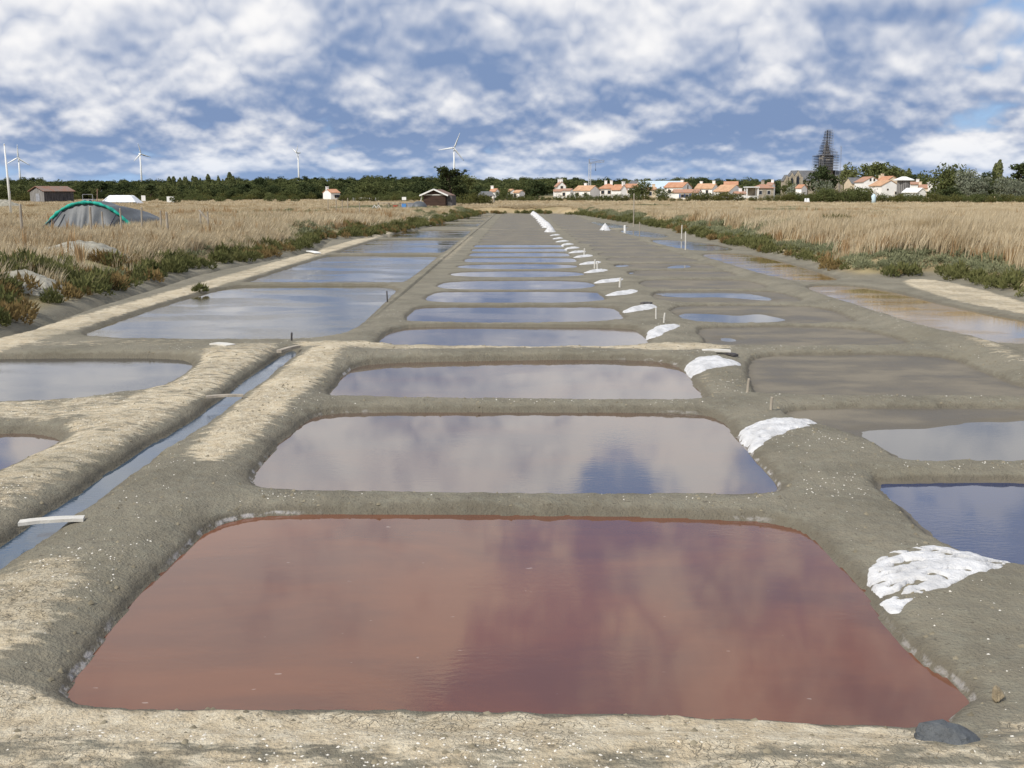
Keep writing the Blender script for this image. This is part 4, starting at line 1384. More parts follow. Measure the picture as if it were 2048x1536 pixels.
# individual trees one can pick out
for (k, u, vt, Y, wd, lb, gr) in [
    ('dark', 1075, 362, 330, 1.7, 'broad dark evergreen clump beside the small white house with two chimneys', None),
    ('oak', 1137, 360, 420, 1.3, 'dark tree rising behind the white house with two chimneys', None),
    ('light', 930, 350, 260, 1.1, 'pale green rounded tree growing just right of the ragged cypress', None),
    ('dark', 960, 372, 240, 1.3, 'low dark tree at the right of the ragged cypress, over the green shelter', None),
    ('shrub_dark', 1007, 378, 300, 1.0, 'round green bush between two small houses with orange walls', None),
    ('oak', 1287, 361, 330, 0.95, 'slender dark green tree in front of the pale blue roofed hall', None),
    ('oak', 1268, 371, 325, 0.9, 'smaller dark green tree left of the slender one by the hall', None),
    ('shrub_dark', 1325, 376, 310, 1.1, 'large rounded bush in front of the orange roofed houses below the hall', None),
    ('dark', 1645, 333, 400, 1.05, 'big dark evergreen tree standing in front of the scaffolded church tower', None),
    ('shrub_silver', 1648, 361, 385, 0.95, 'blue grey rounded bush at the foot of the dark evergreen by the church', None),
    ('oak', 1578, 362, 390, 1.0, 'green tree in front of the pointed gables of the church', None),
    ('shrub_silver', 1592, 368, 380, 1.1, 'grey green bush between the church and the small orange roof', None),
    ('light', 1697, 331, 470, 1.0, 'tall green tree right behind the church nave end', 'green trees behind the white gabled houses'),
    ('light', 1745, 330, 480, 1.15, 'broad green tree behind the white gabled house', 'green trees behind the white gabled houses'),
    ('oak', 1768, 327, 470, 1.1, 'tallest green tree behind the cream house with chimneys', 'green trees behind the white gabled houses'),
    ('light', 1790, 335, 490, 0.9, 'green tree behind the slatted wooden tower', 'green trees behind the white gabled houses'),
    ('light', 1812, 340, 500, 0.8, 'thin green tree right of the slatted wooden tower', None),
    ('poplar', 1818, 337, 520, 1.0, 'narrow poplar behind the slatted wooden tower', None),
    ('oak', 1852, 346, 420, 0.9, 'small open tree behind the white block at the end of the village', None),
    ('dark', 1835, 349, 480, 1.2, 'dark low tree behind the small house with one square window', None),
    ('oak', 1893, 333, 300, 0.95, 'tall green tree at the end of the village, with a pale forked trunk', None),
    ('oak', 1915, 331, 320, 1.0, 'tall dark green tree behind the silvery trees', None),
    ('silver', 1935, 341, 290, 0.95, 'largest silvery grey tree in the clump beyond the village', 'silvery trees beyond the village'),
    ('silver', 1960, 352, 280, 1.0, 'silvery grey tree between the largest one and the twin poplars', 'silvery trees beyond the village'),
    ('dark', 1975, 345, 330, 1.0, 'dark tree behind the silvery clump', None),
    ('poplar', 2000, 320, 330, 1.15, 'taller of two pointed poplars above the silvery trees', 'twin pointed poplars'),
    ('poplar', 1992, 327, 335, 1.0, 'shorter of two pointed poplars above the silvery trees', 'twin pointed poplars'),
    ('silver', 2012, 356, 270, 1.0, 'silvery grey tree in front of the twin poplars', 'silvery trees beyond the village'),
    ('silver', 2036, 360, 265, 1.0, 'silvery grey tree next to the dark pine', 'silvery trees beyond the village'),
    ('pine', 2040, 326, 300, 1.25, 'dark layered pine rising beside the silvery trees', None),
    ('dark', 1905, 372, 270, 1.6, 'low dark shrubbery under the silvery trees', None),
    ('oak', 1870, 376, 275, 1.2, 'low dark green bush at the end of the village by the white block', None),
    ('light', 740, 352, 620, 0.7, 'pale tall tree standing out before the dark wood above the white farmhouse', None),
    ('light', 708, 362, 560, 0.7, 'pale rounded tree at the right of the white farmhouse', None),
    ('pine', 495, 368, 430, 1.3, 'dark spreading pine in the scrub left of the white farmhouse', None),
    ('dark', 395, 368, 420, 1.3, 'dark tree in the scrub right of the white covered heap', None),
    ('pine', 300, 370, 400, 1.3, 'dark spreading pine just behind the white covered heap', None),
    ('light', 150, 372, 420, 1.3, 'bright green bush tree behind the wooden barn', None),
    ('dark', 545, 372, 420, 1.2, 'dark round tree at the left of the white farmhouse', None),
    ('shrub', 45, 383, 260, 1.2, 'bright green bush between the white pole and the wooden barn', None),
    ('shrub_dark', 350, 391, 230, 0.9, 'dark bush next to the white sign board in the field', None),
    ('shrub_dark', 440, 391, 250, 1.0, 'dark round bush alone at the edge of the pale field', 'dark round bushes at the edge of the pale field'),
    ('shrub_dark', 562, 390, 250, 1.0, 'dark round bush alone at the edge of the pale field', 'dark round bushes at the edge of the pale field'),
    ('shrub_dark', 538, 391, 255, 1.0, 'dark round bush alone at the edge of the pale field', 'dark round bushes at the edge of the pale field'),
    ('shrub_dark', 590, 392, 255, 1.0, 'dark round bush alone at the edge of the pale field', 'dark round bushes at the edge of the pale field'),
]:
    tree(k, u, vt, Y, lb, gr, wd, {'poplar': 'poplar_tree', 'pine': 'pine_tree', 'silver': 'silvery_tree'}.get(k, 'bush' if k.startswith('shrub') else 'tree'),
         'bush' if k.startswith('shrub') else 'tree')
# hedge bushes in front of the village
HG = 'hedge bushes in front of the village'
for (u0, u1, v0, v1, Y, n_, kinds, lb) in [(1135, 1300, 386, 392, 292, 15, ('shrub', 'shrub_dark'), 'low olive bush in the hedge before the orange roofed houses'),
                                          (1030, 1130, 389, 394, 280, 8, ('shrub', 'shrub_dark'), 'low olive bush in the hedge before the house with two chimneys'),
                                          (1300, 1385, 392, 396, 280, 6, ('shrub',), 'low olive bush before the long low house with blue shutters'),
                                          (1385, 1480, 383, 388, 285, 10, ('shrub', 'shrub_dark'), 'tall olive bush in the hedge before the white gabled cottage'),
                                          (1485, 1560, 390, 395, 280, 7, ('shrub', 'shrub_silver'), 'low bush before the house with the open veranda'),
                                          (1560, 1640, 383, 390, 270, 9, ('shrub', 'shrub_dark'), 'green bush in the hedge below the church'),
                                          (1640, 1745, 375, 386, 265, 13, ('shrub', 'shrub_dark'), 'large olive bush in the hedge between church and white gabled houses'),
                                          (1755, 1850, 386, 392, 260, 10, ('shrub', 'shrub_dark'), 'low olive bush below the slatted wooden tower'),
                                          (1860, 2048, 387, 392, 245, 16, ('shrub', 'shrub_dark'), 'low scrubby bush under the silvery trees'),
                                          (680, 820, 388, 394, 290, 12, ('shrub', 'shrub_dark'), 'low scrub bush behind the row of white blocks'),
                                          (905, 980, 386, 394, 200, 7, ('shrub', 'shrub_dark'), 'low bush to the right of the brown shed')]:
    for i in range(n_):
        u = u0 + (u1 - u0) * (i + 0.5 * random.random()) / n_
        tree(random.choice(kinds), u, random.uniform(v0, v1), Y + random.uniform(-8, 8), lb, lb.replace('bush', 'bushes', 1), 1.0, 'bush', 'bush')


# ------------------------------------------------------------------ buildings
def house(label, Y, ul, ur, v_ridge, v_eave, kind='side', depth=8.0, rz=0.0, roof='terracotta', wall='white_wall', chim=(), wins=(), doors=(), name='house',
          cat='house', hip=0.0, overhang=0.35, base=None, group=None, shutter=None):
    """kind 'side': the eaves face the viewer; 'gable': the gable faces the viewer. rz turns the house about its middle."""
    um = (ul + ur) / 2
    depth *= 0.78
    c = at(um, v_eave, Y)
    wtot = at(ur, v_eave, Y)[0] - at(ul, v_eave, Y)[0]
    zr, ze = at(um, v_ridge, Y)[2], c[2]
    z0 = float(hz_at(c[0], Y)) if base is None else base
    cs, sn = abs(math.cos(rz)), abs(math.sin(rz))
    L = max(2.5, (wtot - depth * sn) / max(cs, 0.3)) - 0.5
    he, hr = max(1.6, ze - z0), max(2.2, zr - z0)
    if kind == 'gable':
        a_, b_ = depth, L            # ridge runs away from the viewer
    else:
        a_, b_ = L, depth
    root = empty(name, (c[0], Y + depth * 0.3, z0), rz)
    X, W = (a_ / 2, b_ / 2)
    rot = kind == 'gable'

    def tr(x, y_, z):                # ridge along local x; turn for gable
        return (-y_, x, z) if rot else (x, y_, z)
    wm = MB()
    B = -0.6
    vs = [(-X, -W, B), (X, -W, B), (X, W, B), (-X, W, B), (-X, -W, he), (X, -W, he), (X, W, he), (-X, W, he)]
    hx = hip * W
    fs = [(0, 1, 5, 4), (1, 2, 6, 5), (2, 3, 7, 6), (3, 0, 4, 7)]
    if not hip:
        vs += [(-X, 0, hr), (X, 0, hr)]
        fs += [(5, 6, 9), (7, 4, 8)]
    wm.add([tr(*q_) for q_ in vs], fs)
    wm.build('wall', M[wall], root)
    # roof slabs with thickness
    rm = MB()
    o_ = overhang
    sl = (hr - he) / W
    eo = he - o_ * sl * 0.9
    th = 0.16
    if hip:
        xr = max(0.2, X - hx)
        top = [(-X - o_, -W - o_, eo), (X + o_, -W - o_, eo), (X + o_, W + o_, eo), (-X - o_, W + o_, eo), (-xr, 0, hr), (xr, 0, hr)]
        lo = [(x_, y_, z_ - th) for x_, y_, z_ in top[:4]]
        rm.add([tr(*q_) for q_ in top + lo], [(0, 1, 5, 4), (1, 2, 5), (2, 3, 4, 5), (3, 0, 4), (6, 7, 1, 0), (7, 8, 2, 1), (8, 9, 3, 2), (9, 6, 0, 3), (9, 8, 7, 6)])
    else:
        for s_ in (-1, 1):
            top = [(-X - o_ * 0.5, s_ * (W + o_), eo), (X + o_ * 0.5, s_ * (W + o_), eo), (X + o_ * 0.5, 0, hr + 0.05), (-X - o_ * 0.5, 0, hr + 0.05)]
            up = [(x_, y_, z_ + th) for x_, y_, z_ in top]
            rm.add([tr(*q_) for q_ in top + up], [(3, 2, 1, 0), (4, 5, 6, 7), (0, 1, 5, 4), (1, 2, 6, 5), (2, 3, 7, 6), (3, 0, 4, 7)])
    ro = rm.build('roof', M[roof], root)
    for (fx, fy) in chim:
        x_, y_ = fx * X, fy * W
        zc = hr - abs(fy) * (hr - he)
        mc = MB()
        p_ = tr(x_, y_, 0)
        mc.box((p_[0], p_[1], zc + 0.35), (0.9, 0.7, 1.3))
        mc.box((p_[0], p_[1], zc + 1.04), (1.05, 0.85, 0.14))
        mc.build('chimney', M[wall], ro)
    # openings: (face, position along -1..1, height 0..1 of eave, width m, height m)
    for (face, t_, zf, ww, wh) in wins:
        mf, mg = MB(), MB()
        zc = he * zf
        if face == 'front':          # the face turned to the viewer
            dx, dy = (t_ * (W if rot else X), -(X if rot else W) - 0.03)
            mf.box((dx, dy, zc), (ww, 0.07, wh))
            mg.box((dx, dy - 0.03, zc), (ww * 0.84, 0.06, wh * 0.86))
        else:
            dx, dy = ((W if rot else X) + 0.03), t_ * (X if rot else W)
            mf.box((dx, dy, zc), (0.07, ww, wh))
            mg.box((dx + 0.03, dy, zc), (0.06, ww * 0.84, wh * 0.86))
        wo_ = mf.build('window', M['white_paint'] if wall != 'white_wall' else M['cream_wall'], root)
        mg.build('pane', M['glass_dark'], wo_)
        if shutter and face == 'front':
            for s_ in (-1, 1):
                MB().box((dx + s_ * (ww * 0.5 + 0.28), dy - 0.01, zc), (0.5, 0.05, wh)).build('shutter', M[shutter], wo_)
    for (t_, ww, wh) in doors:
        dx, dy = (t_ * (W if rot else X), -(X if rot else W) - 0.03)
        MB().box((dx, dy, wh / 2), (ww, 0.08, wh)).build('door', M['glass_dark' if ww > 2 else 'blue_shutter'], root)
    return tag(root, label, cat, group)


w2 = [('front', -0.5, 0.55, 1.1, 1.3), ('front', 0.45, 0.55, 1.1, 1.3)]
# village from left to right
house('small house with orange roof and white wall close to the ragged cypress', 360, 979, 999, 378, 383, 'side', 6, -0.3, 'terracotta', 'white_wall', ((-0.8, 0),), w2[:1])
house('narrow white gabled house half hidden between green bushes', 350, 1017, 1028, 379, 384, 'gable', 8, 0.2, 'terracotta_pale', 'white_wall', (), ())
house('small white house with faded pink tiles next to the broad dark evergreen', 340, 1031, 1046, 381, 385, 'side', 6, -0.4, 'terracotta_pale', 'white_wall', (), w2[:1])
house('tall white gabled house with two chimneys', 380, 1109, 1133, 364, 372, 'gable', 7, 0.15, 'old_tiles', 'white_wall', ((0.9, 0.0), (-0.7, 0.0)), [('front', 0.0, 0.9, 1.0, 1.0)])
house('low lean-to with faded tiles below the house with two chimneys', 365, 1106, 1130, 379, 382.5, 'side', 6, 0.0, 'old_tiles', 'white_wall')
house('low flat white outbuilding beside the house with two chimneys', 360, 1122, 1150, 378, 381, 'side', 6, -0.3, 'old_tiles', 'white_wall', (), w2[:1])
house('long low house with light orange roof and shaded right gable', 350, 1146, 1203, 372, 381, 'side', 9, -0.55, 'terracotta_pale', 'white_wall', ((-0.2, 0.1),), w2)
house('house with large hipped orange roof and three front windows', 362, 1196, 1240, 367.5, 376, 'side', 9, -0.1, 'terracotta', 'white_wall', ((-0.3, 0.0), (0.3, 0.0)),
      [('front', -0.6, 0.6, 1.2, 1.3), ('front', 0.1, 0.6, 1.2, 1.3), ('front', 0.7, 0.6, 1.2, 1.3)], hip=0.7)
house('plain white gable with a chimney beside the hipped orange roof', 345, 1226, 1253, 370, 378, 'gable', 9, 0.35, 'terracotta', 'white_wall', ((-0.9, 0.0),))
house('orange roofed house with a dark front window left of the slender tree', 372, 1249, 1281, 368.5, 375, 'side', 9, -0.15, 'terracotta', 'white_wall', (), [('front', 0.0, 0.6, 3.0, 1.2)])
house('white gabled house end touching the pale blue roofed hall', 395, 1260, 1279, 362.5, 369, 'gable', 8, 0.3, 'slate_roof', 'white_wall')
house('long hall with a pale blue metal roof', 420, 1268, 1364, 362.5, 377, 'side', 18, 0.0, 'hall_roof', 'white_wall', name='hall', cat='hall')
house('small pink walled house behind the large rounded bush', 340, 1294, 1314, 375, 379, 'side', 6, 0.0, 'terracotta_pale', 'cream_wall', ((0.5, 0),), w2[:1])
house('big orange roofed house with white right gable and a chimney', 355, 1328, 1388, 365.5, 374.5, 'side', 9, -0.6, 'terracotta', 'white_wall', ((0.4, 0.1),),
      [('front', -0.4, 0.6, 1.4, 1.3), ('right', 0.1, 1.0, 0.8, 1.6), ('front', 0.45, 0.6, 1.4, 1.3)])
house('long low house with blue shutters and a faded roof', 325, 1343, 1408, 379.5, 385, 'side', 7, -0.35, 'old_tiles', 'white_wall', (),
      [('front', -0.2, 0.5, 1.0, 1.1), ('front', 0.15, 0.5, 1.0, 1.1), ('front', 0.62, 0.5, 1.0, 1.1)], shutter='blue_shutter')
house('house with light orange roof stepping up to a white right gable', 365, 1389, 1443, 368, 377, 'side', 9, -0.5, 'terracotta_pale', 'white_wall', ((0.8, 0.0), (-0.7, 0.1)),
      [('front', 0.4, 0.6, 1.0, 1.8)])
house('white gabled cottage with small square windows and a wide pale orange roof', 340, 1428, 1493, 370.5, 382.5, 'side', 11, -0.75, 'terracotta_pale', 'white_wall', (),
      [('right', -0.3, 0.75, 0.8, 0.8), ('right', 0.3, 0.75, 0.8, 0.8), ('front', 0.1, 0.6, 2.0, 1.2)])
house('white walled annex with a low faded roof beside the gabled cottage', 318, 1467, 1495, 384, 387.5, 'side', 6, -0.1, 'old_tiles', 'white_wall', ((0.1, 0.0),))
house('brick red roof standing above the others before the dark wood', 440, 1446, 1482, 363.5, 370, 'side', 9, -0.2, 'terracotta', 'cream_wall')
house('hipped roof house with stone wall at the right of the open veranda', 345, 1509, 1547, 367.5, 375, 'side', 9, 0.0, 'old_tiles', 'stone_wall', ((0.0, 0.0),), w2, hip=0.7)
# veranda
Yv = 338
c = at(1503, 375, Yv)
z0 = float(hz_at(c[0], Yv))
root = empty('veranda', (c[0], Yv, z0))
hv, wv_ = c[2] - z0, at(1514, 375, Yv)[0] - at(1492, 375, Yv)[0]
for s_ in (-1, 1):
    for d_ in (-1.6, 1.6):
        MB().box((s_ * wv_ / 2, d_, hv / 2), (0.35, 0.35, hv)).build('post', M['white_paint'], root)
MB().box((0, 0, hv + 0.12), (wv_ + 0.8, 4.2, 0.3)).build('roof', M['white_paint'], root)
MB().box((0, -1.6, 0.55), (wv_ - 0.3, 0.14, 0.9)).build('railing', M['white_paint'], root)
MB().box((0, 1.9, hv * 0.5), (wv_, 0.15, hv)).build('back_wall', M['stone_wall'], root)
tag(root, 'open white framed veranda beside the stone walled house', 'veranda')
house('small house with tiled roof and dark doorway just left of the church', 375, 1531, 1557, 365.5, 371, 'side', 8, -0.4, 'old_tiles', 'white_wall', ((0.6, 0.0),), [('front', 0.5, 0.6, 1.6, 1.6)])
house('small white house with bright orange roof below the church', 360, 1594, 1617, 370, 376, 'side', 7, -0.6, 'terracotta', 'white_wall')
house('house with dark slate roof and cream wall right of the church', 400, 1696, 1724, 356, 367, 'side', 9, 0.1, 'slate_roof', 'cream_wall')
house('white gabled house with two small upper windows', 370, 1720, 1760, 354, 363.5, 'gable', 11, 0.05, 'old_tiles', 'white_wall', (),
      [('front', -0.22, 1.12, 0.7, 1.0), ('front', 0.22, 1.12, 0.7, 1.0), ('front', 0.6, 0.5, 0.8, 1.2)])
house('cream gabled house with two chimneys behind the big white gable', 385, 1758, 1800, 353, 363, 'gable', 10, 0.2, 'terracotta', 'cream_wall', ((0.9, 0.0), (0.9, 0.3)))
house('biggest plain white gable, next to the slatted wooden tower', 340, 1752, 1796, 361.5, 371, 'gable', 12, 0.1, 'terracotta_pale', 'white_wall', (), [('front', 0.7, 0.45, 0.9, 0.9), ('front', -0.3, 0.7, 0.6, 0.6)])
house('small house with red tiles and one square window right of the slatted tower', 365, 1818, 1842, 364.5, 368.5, 'side', 7, -0.1, 'old_tiles', 'white_wall', ((0.9, 0.0),), [('front', -0.4, 0.6, 1.0, 1.2)])
house('low white outbuilding roofed in white below the slatted tower', 315, 1816, 1852, 377, 384, 'gable', 9, 0.3, 'white_paint', 'white_wall')
house('cream and brown tiled house near the end of the village', 350, 1836, 1868, 370, 376, 'side', 8, -0.3, 'old_tiles', 'cream_wall', ((-0.8, 0.0),), w2[:1])
house('white block shaped house end above the low green bush', 345, 1863, 1880, 364, 366, 'side', 6, 0.0, 'white_paint', 'white_wall')
# farmhouses on the left
house('white farmhouse with orange roof standing alone before the scrub', 390, 640, 681, 379, 385.5, 'side', 10, 0.55, 'terracotta', 'white_wall', ((-0.9, 0.0),),
      [('front', 0.6, 0.5, 1.6, 1.2), ('front', 0.0, 0.5, 0.8, 1.2)])
house('left one of two small red roofed houses far off by the barn', 520, 177, 190, 375.5, 380, 'side', 7, 0.2, 'terracotta', 'white_wall', (), w2[:1])
house('right one of two small red roofed houses far off by the barn', 525, 191, 206, 375, 380.5, 'side', 7, -0.2, 'terracotta', 'white_wall', (), w2[:1])
house('long low white shed far off behind the white covered heap', 500, 218, 242, 378, 380, 'side', 8, 0.0, 'white_paint', 'white_wall')

# ------------------------------------------------------------------ church under scaffolding
Yc = 500
sc = (at(1500, 388, Yc)[0] - at(1400, 388, Yc)[0]) / 100.0          # metres per pixel there
cz0 = float(hz_at(at(1640, 388, Yc)[0], Yc))


def cp(u, v):
    return at(u, v, Yc)


root = empty('church', (cp(1640, 388)[0], Yc, cz0))
ox = root.location.x


def gable_box(parent, name, ul, ur, v_r, v_e, d0, d1, mat_w, mat_r, axis='x'):
    x0_, x1_ = cp(ul, 388)[0] - ox, cp(ur, 388)[0] - ox
    ze_, zr_ = cp(1640, v_e)[2] - cz0, cp(1640, v_r)[2] - cz0
    m_, r_ = MB(), MB()
    if axis == 'x':
        ym = (d0 + d1) / 2
        vs = [(x0_, d0, -1), (x1_, d0, -1), (x1_, d1, -1), (x0_, d1, -1), (x0_, d0, ze_), (x1_, d0, ze_), (x1_, d1, ze_), (x0_, d1, ze_), (x0_, ym, zr_), (x1_, ym, zr_)]
        m_.add(vs, [(0, 1, 5, 4), (1, 2, 6, 5), (2, 3, 7, 6), (3, 0, 4, 7), (5, 6, 9), (7, 4, 8)])
        for (yy, y2) in ((d0 - 0.4, ym), (d1 + 0.4, ym)):
            t_ = [(x0_ - .1, yy, ze_ - 0.25), (x1_ + .1, yy, ze_ - 0.25), (x1_ + .1, y2, zr_ + 0.1), (x0_ - .1, y2, zr_ + 0.1)]
            r_.add(t_ + [(a_, b_, c_ + 0.25) for a_, b_, c_ in t_], [(3, 2, 1, 0), (4, 5, 6, 7), (0, 1, 5, 4), (1, 2, 6, 5), (2, 3, 7, 6), (3, 0, 4, 7)])
    else:
        xm = (x0_ + x1_) / 2
        vs = [(x0_, d0, -1), (x1_, d0, -1), (x1_, d1, -1), (x0_, d1, -1), (x0_, d0, ze_), (x1_, d0, ze_), (x1_, d1, ze_), (x0_, d1, ze_), (xm, d0, zr_), (xm, d1, zr_)]
        m_.add(vs, [(0, 1, 5, 4), (1, 2, 6, 5), (2, 3, 7, 6), (3, 0, 4, 7), (4, 5, 8), (6, 7, 9)])
        for (xx, x2) in ((x0_ - 0.3, xm), (x1_ + 0.3, xm)):
            t_ = [(xx, d0 + .2, ze_ - 0.25), (xx, d1, ze_ - 0.25), (x2, d1, zr_), (x2, d0 + .2, zr_)]
            r_.add(t_ + [(a_, b_, c_ + 0.2) for a_, b_, c_ in t_], [(3, 2, 1, 0), (4, 5, 6, 7), (0, 1, 5, 4), (1, 2, 6, 5), (2, 3, 7, 6), (3, 0, 4, 7)])
    wl = m_.build(name, M[mat_w], parent)
    r_.build('roof', M[mat_r], parent)
    return wl, (x0_, x1_, ze_, zr_)


gable_box(root, 'nave', 1580, 1632, 342.5, 361, -6, 6, 'stone_wall', 'slate_roof')
gable_box(root, 'choir', 1664, 1690, 343, 357, -6, 6, 'stone_wall', 'slate_roof')
gable_box(root, 'apse', 1672, 1686, 352, 364, -9, -6, 'stone_wall', 'slate_roof', 'y')
for (ul, ur, vr) in ((1558, 1569, 351), (1567, 1580, 346), (1578, 1592, 342)):
    wl, (x0_, x1_, ze_, zr_) = gable_box(root, 'gabled_bay', ul, ur, vr, vr + 11, -8.5, -3.0, 'stone_wall', 'slate_roof', 'y')
    m = MB()
    xm, ww = (x0_ + x1_) / 2, (x1_ - x0_) * 0.42
    zs = ze_ - 0.8
    m.add([(xm - ww / 2, -8.56, zs - 5), (xm + ww / 2, -8.56, zs - 5), (xm + ww / 2, -8.56, zs), (xm, -8.56, zs + 1.3), (xm - ww / 2, -8.56, zs),
           (xm - ww / 2, -8.4, zs - 5), (xm + ww / 2, -8.4, zs - 5), (xm + ww / 2, -8.4, zs), (xm, -8.4, zs + 1.3), (xm - ww / 2, -8.4, zs)],
          [(0, 1, 2, 3, 4), (1, 0, 5, 6), (2, 1, 6, 7), (3, 2, 7, 8), (4, 3, 8, 9), (0, 4, 9, 5)])
    m.build('arched_window', M['glass_dark'], root)
for u in (1563, 1568, 1579, 1592):
    x_ = cp(u, 388)[0] - ox
    h_ = cp(u, 352)[2] - cz0
    MB().box((x_, -9.0, h_ / 2 - 0.5), (0.8, 1.2, h_)).build('buttress', M['stone_wall'], root)
tx0, tx1 = cp(1637, 388)[0] - ox, cp(1660, 388)[0] - ox
txm, tw = (tx0 + tx1) / 2, (tx1 - tx0)
tz = cp(1640, 314)[2] - cz0
MB().box((txm, 0, tz / 2 - 0.5), (tw, tw, tz + 1)).build('tower', M['stone_wall'], root)
for s_ in (-1, 1):
    z_ = cp(1640, 321)[2] - cz0
    MB().box((txm + s_ * tw * 0.28, -tw / 2 - 0.05, z_), (tw * 0.2, 0.2, 2.6)).build('belfry_opening', M['glass_dark'], root)
zt = cp(1650, 276)[2] - cz0
m = MB()
n8 = 8
ring = [(txm + tw * 0.40 * math.cos(k * math.pi / 4 + 0.39), tw * 0.40 * math.sin(k * math.pi / 4 + 0.39), tz) for k in range(n8)]
m.add(ring + [(txm, 0, zt)], [(k, (k + 1) % n8, n8) for k in range(n8)])
m.build('spire', M['stone_wall'], root)
m = MB().bar((txm, 0, zt - 0.5), (txm, 0, zt + 3.6), 0.35)
m.build('spire_tip', M['steel_dark'], root)
tag(root, 'stone church with slate roofs and pointed gables, its tower wrapped in scaffolding', 'church')

# scaffolding
sroot = empty('scaffolding', (cp(1648, 388)[0], Yc - 0.5, cz0))
oxs = sroot.location.x
levels = [(v, 1629.0, 1668.0) for v in np.arange(341, 312, -3.2)] + [(312.5, 1627.0, 1668.0), (309.5, 1634.0, 1667.0), (306, 1637, 1667), (303, 1636, 1663), (300, 1637, 1661), (296.5, 1637.5, 1658), (293.5, 1637, 1656),
         (290.5, 1639, 1657), (287, 1640, 1657), (284, 1641, 1657), (280.5, 1641.5, 1657), (277.3, 1643, 1657), (274.3, 1642.5, 1658), (271, 1644, 1657.5), (268, 1644, 1657.5), (265, 1645, 1657), (262, 1645.5, 1656.5)]
for (v, ul, ur) in levels:
    z_ = cp(1648, v)[2] - cz0
    xa, xb = cp(ul, 388)[0] - oxs, cp(ur, 388)[0] - oxs
    dp_ = (xb - xa) / 2
    m = MB()
    for yy in (-dp_, dp_):
        m.box(((xa + xb) / 2, yy + 0.5, z_), (xb - xa, 0.75, 0.16))
    for xx in (xa, xb):
        m.box((xx + (0.37 if xx == xa else -0.37), 0.5, z_ + 0.004), (0.74, 2 * dp_ - 0.8, 0.16))
    m.build('deck', M['steel_dark'], sroot)
    m = MB()
    for yy in (-dp_ - 0.3, dp_ + 0.3):
        m.bar((xa, yy + 0.5, z_ + 0.55), (xb, yy + 0.5, z_ + 0.55), 0.10)
    m.build('guard_rail', M['steel_grey'], sroot)
for (u, vt, yy) in ((1628, 311, -6), (1633, 311, -6), (1638, 290, -4.5), (1643, 262, -2.4), (1648, 264, -2.0), (1653, 262, -2.4), (1657.5, 262, -2.4), (1662, 303, -5), (1668, 293, -6), (1670, 293, -6),
                    (1628, 311, 6), (1668, 296, 6), (1645, 262, 2.4), (1656, 262, 2.4)):
    x_ = cp(u, 388)[0] - oxs
    zt_ = cp(u, vt)[2] - cz0
    MB().bar((x_, yy, 0), (x_, yy, zt_), 0.10).build('standard', M['steel_grey'], sroot)
m = MB()
xa, xb = cp(1668.3, 388)[0] - oxs, cp(1670.6, 388)[0] - oxs
for k in range(34):
    z_ = 1 + k * (cp(1640, 294)[2] - cz0 - 1) / 34
    m.bar((xa, -6.2, z_), (xb, -6.2, z_), 0.07)
m.build('ladder', M['steel_grey'], sroot)
tag(sroot, 'tall stepped grey scaffolding around the church tower and spire', 'scaffolding')

# slatted wooden tower with a white roof
Yt = 330
c = at(1807.5, 361, Yt)
z0 = float(hz_at(c[0], Yt))
root = empty('slatted_tower', (c[0], Yt, z0))
rw = (at(1820, 361, Yt)[0] - at(1796, 361, Yt)[0]) / 2
ht = c[2] - z0
n_ = 20
for k in range(n_):
    a_ = 2 * math.pi * k / n_
    MB().box((rw * math.cos(a_), rw * math.sin(a_), ht / 2), (rw * 0.25, 0.10, ht), a_ + math.pi / 2).build('slat', M['grey_wood'], root)
m = MB()
rr_ = [(rw * 0.93 * math.cos(2 * math.pi * k / 12), rw * 0.93 * math.sin(2 * math.pi * k / 12)) for k in range(12)]
m.add([(x_, y_, 0) for x_, y_ in rr_] + [(x_, y_, ht) for x_, y_ in rr_], [(k, (k + 1) % 12, 12 + (k + 1) % 12, 12 + k) for k in range(12)])
m.build('core', M['dark_wood'], root)
hr_ = at(1807, 357, Yt)[2] - z0
m = MB()
ro_ = rw * 1.3
base_ = [(ro_, -ro_, ht), (ro_, ro_, ht), (-ro_, ro_, ht), (-ro_, -ro_, ht)]
m.add(base_ + [(x_, y_, z_ + 0.25) for x_, y_, z_ in base_] + [(0.6, 0, hr_ + 0.6), (-0.6, 0, hr_ + 0.6)],
      [(3, 2, 1, 0), (0, 1, 5, 4), (1, 2, 6, 5), (2, 3, 7, 6), (3, 0, 4, 7), (4, 5, 8), (5, 6, 9, 8), (6, 7, 9), (7, 4, 8, 9)])
m.build('roof', M['white_paint'], root)
tag(root, 'round slatted wooden tower with an overhanging white roof', 'tower')

# crane over the village
Yk = 560
c = at(1179, 388, Yk)
z0 = float(hz_at(c[0], Yk))
root = empty('tower_crane', (c[0], Yk, z0))
zt_ = at(1179, 327, Yk)[2] - z0
m = MB()
wd = 0.55
for sx_ in (-wd, wd):
    for sy_ in (-wd, wd):
        m.bar((sx_, sy_, 0), (sx_, sy_, zt_), 0.2)
nb = 14
for k in range(nb):
    z1_, z2_ = zt_ * k / nb, zt_ * (k + 1) / nb
    m.bar((-wd, -wd, z1_), (wd, -wd, z2_), 0.10)
    m.bar((-wd, wd, z2_), (wd, wd, z1_), 0.10)
m.build('mast', M['crane_paint'], root)
pk = at(1178.5, 318, Yk)[2] - z0
MB().bar((-0.3, 0, zt_), (-0.4, 0, pk), 0.45).build('peak', M['steel_grey'], root)
je = at(1207, 324.5, Yk)
jx, jz = je[0] - c[0], je[2] - z0
m = MB()
for dz_, dy_ in ((0, -0.45), (0, 0.45), (0.9, 0)):
    m.bar((0, dy_, zt_ + dz_ * 0.6), (jx, dy_ - 6, jz + dz_), 0.20)
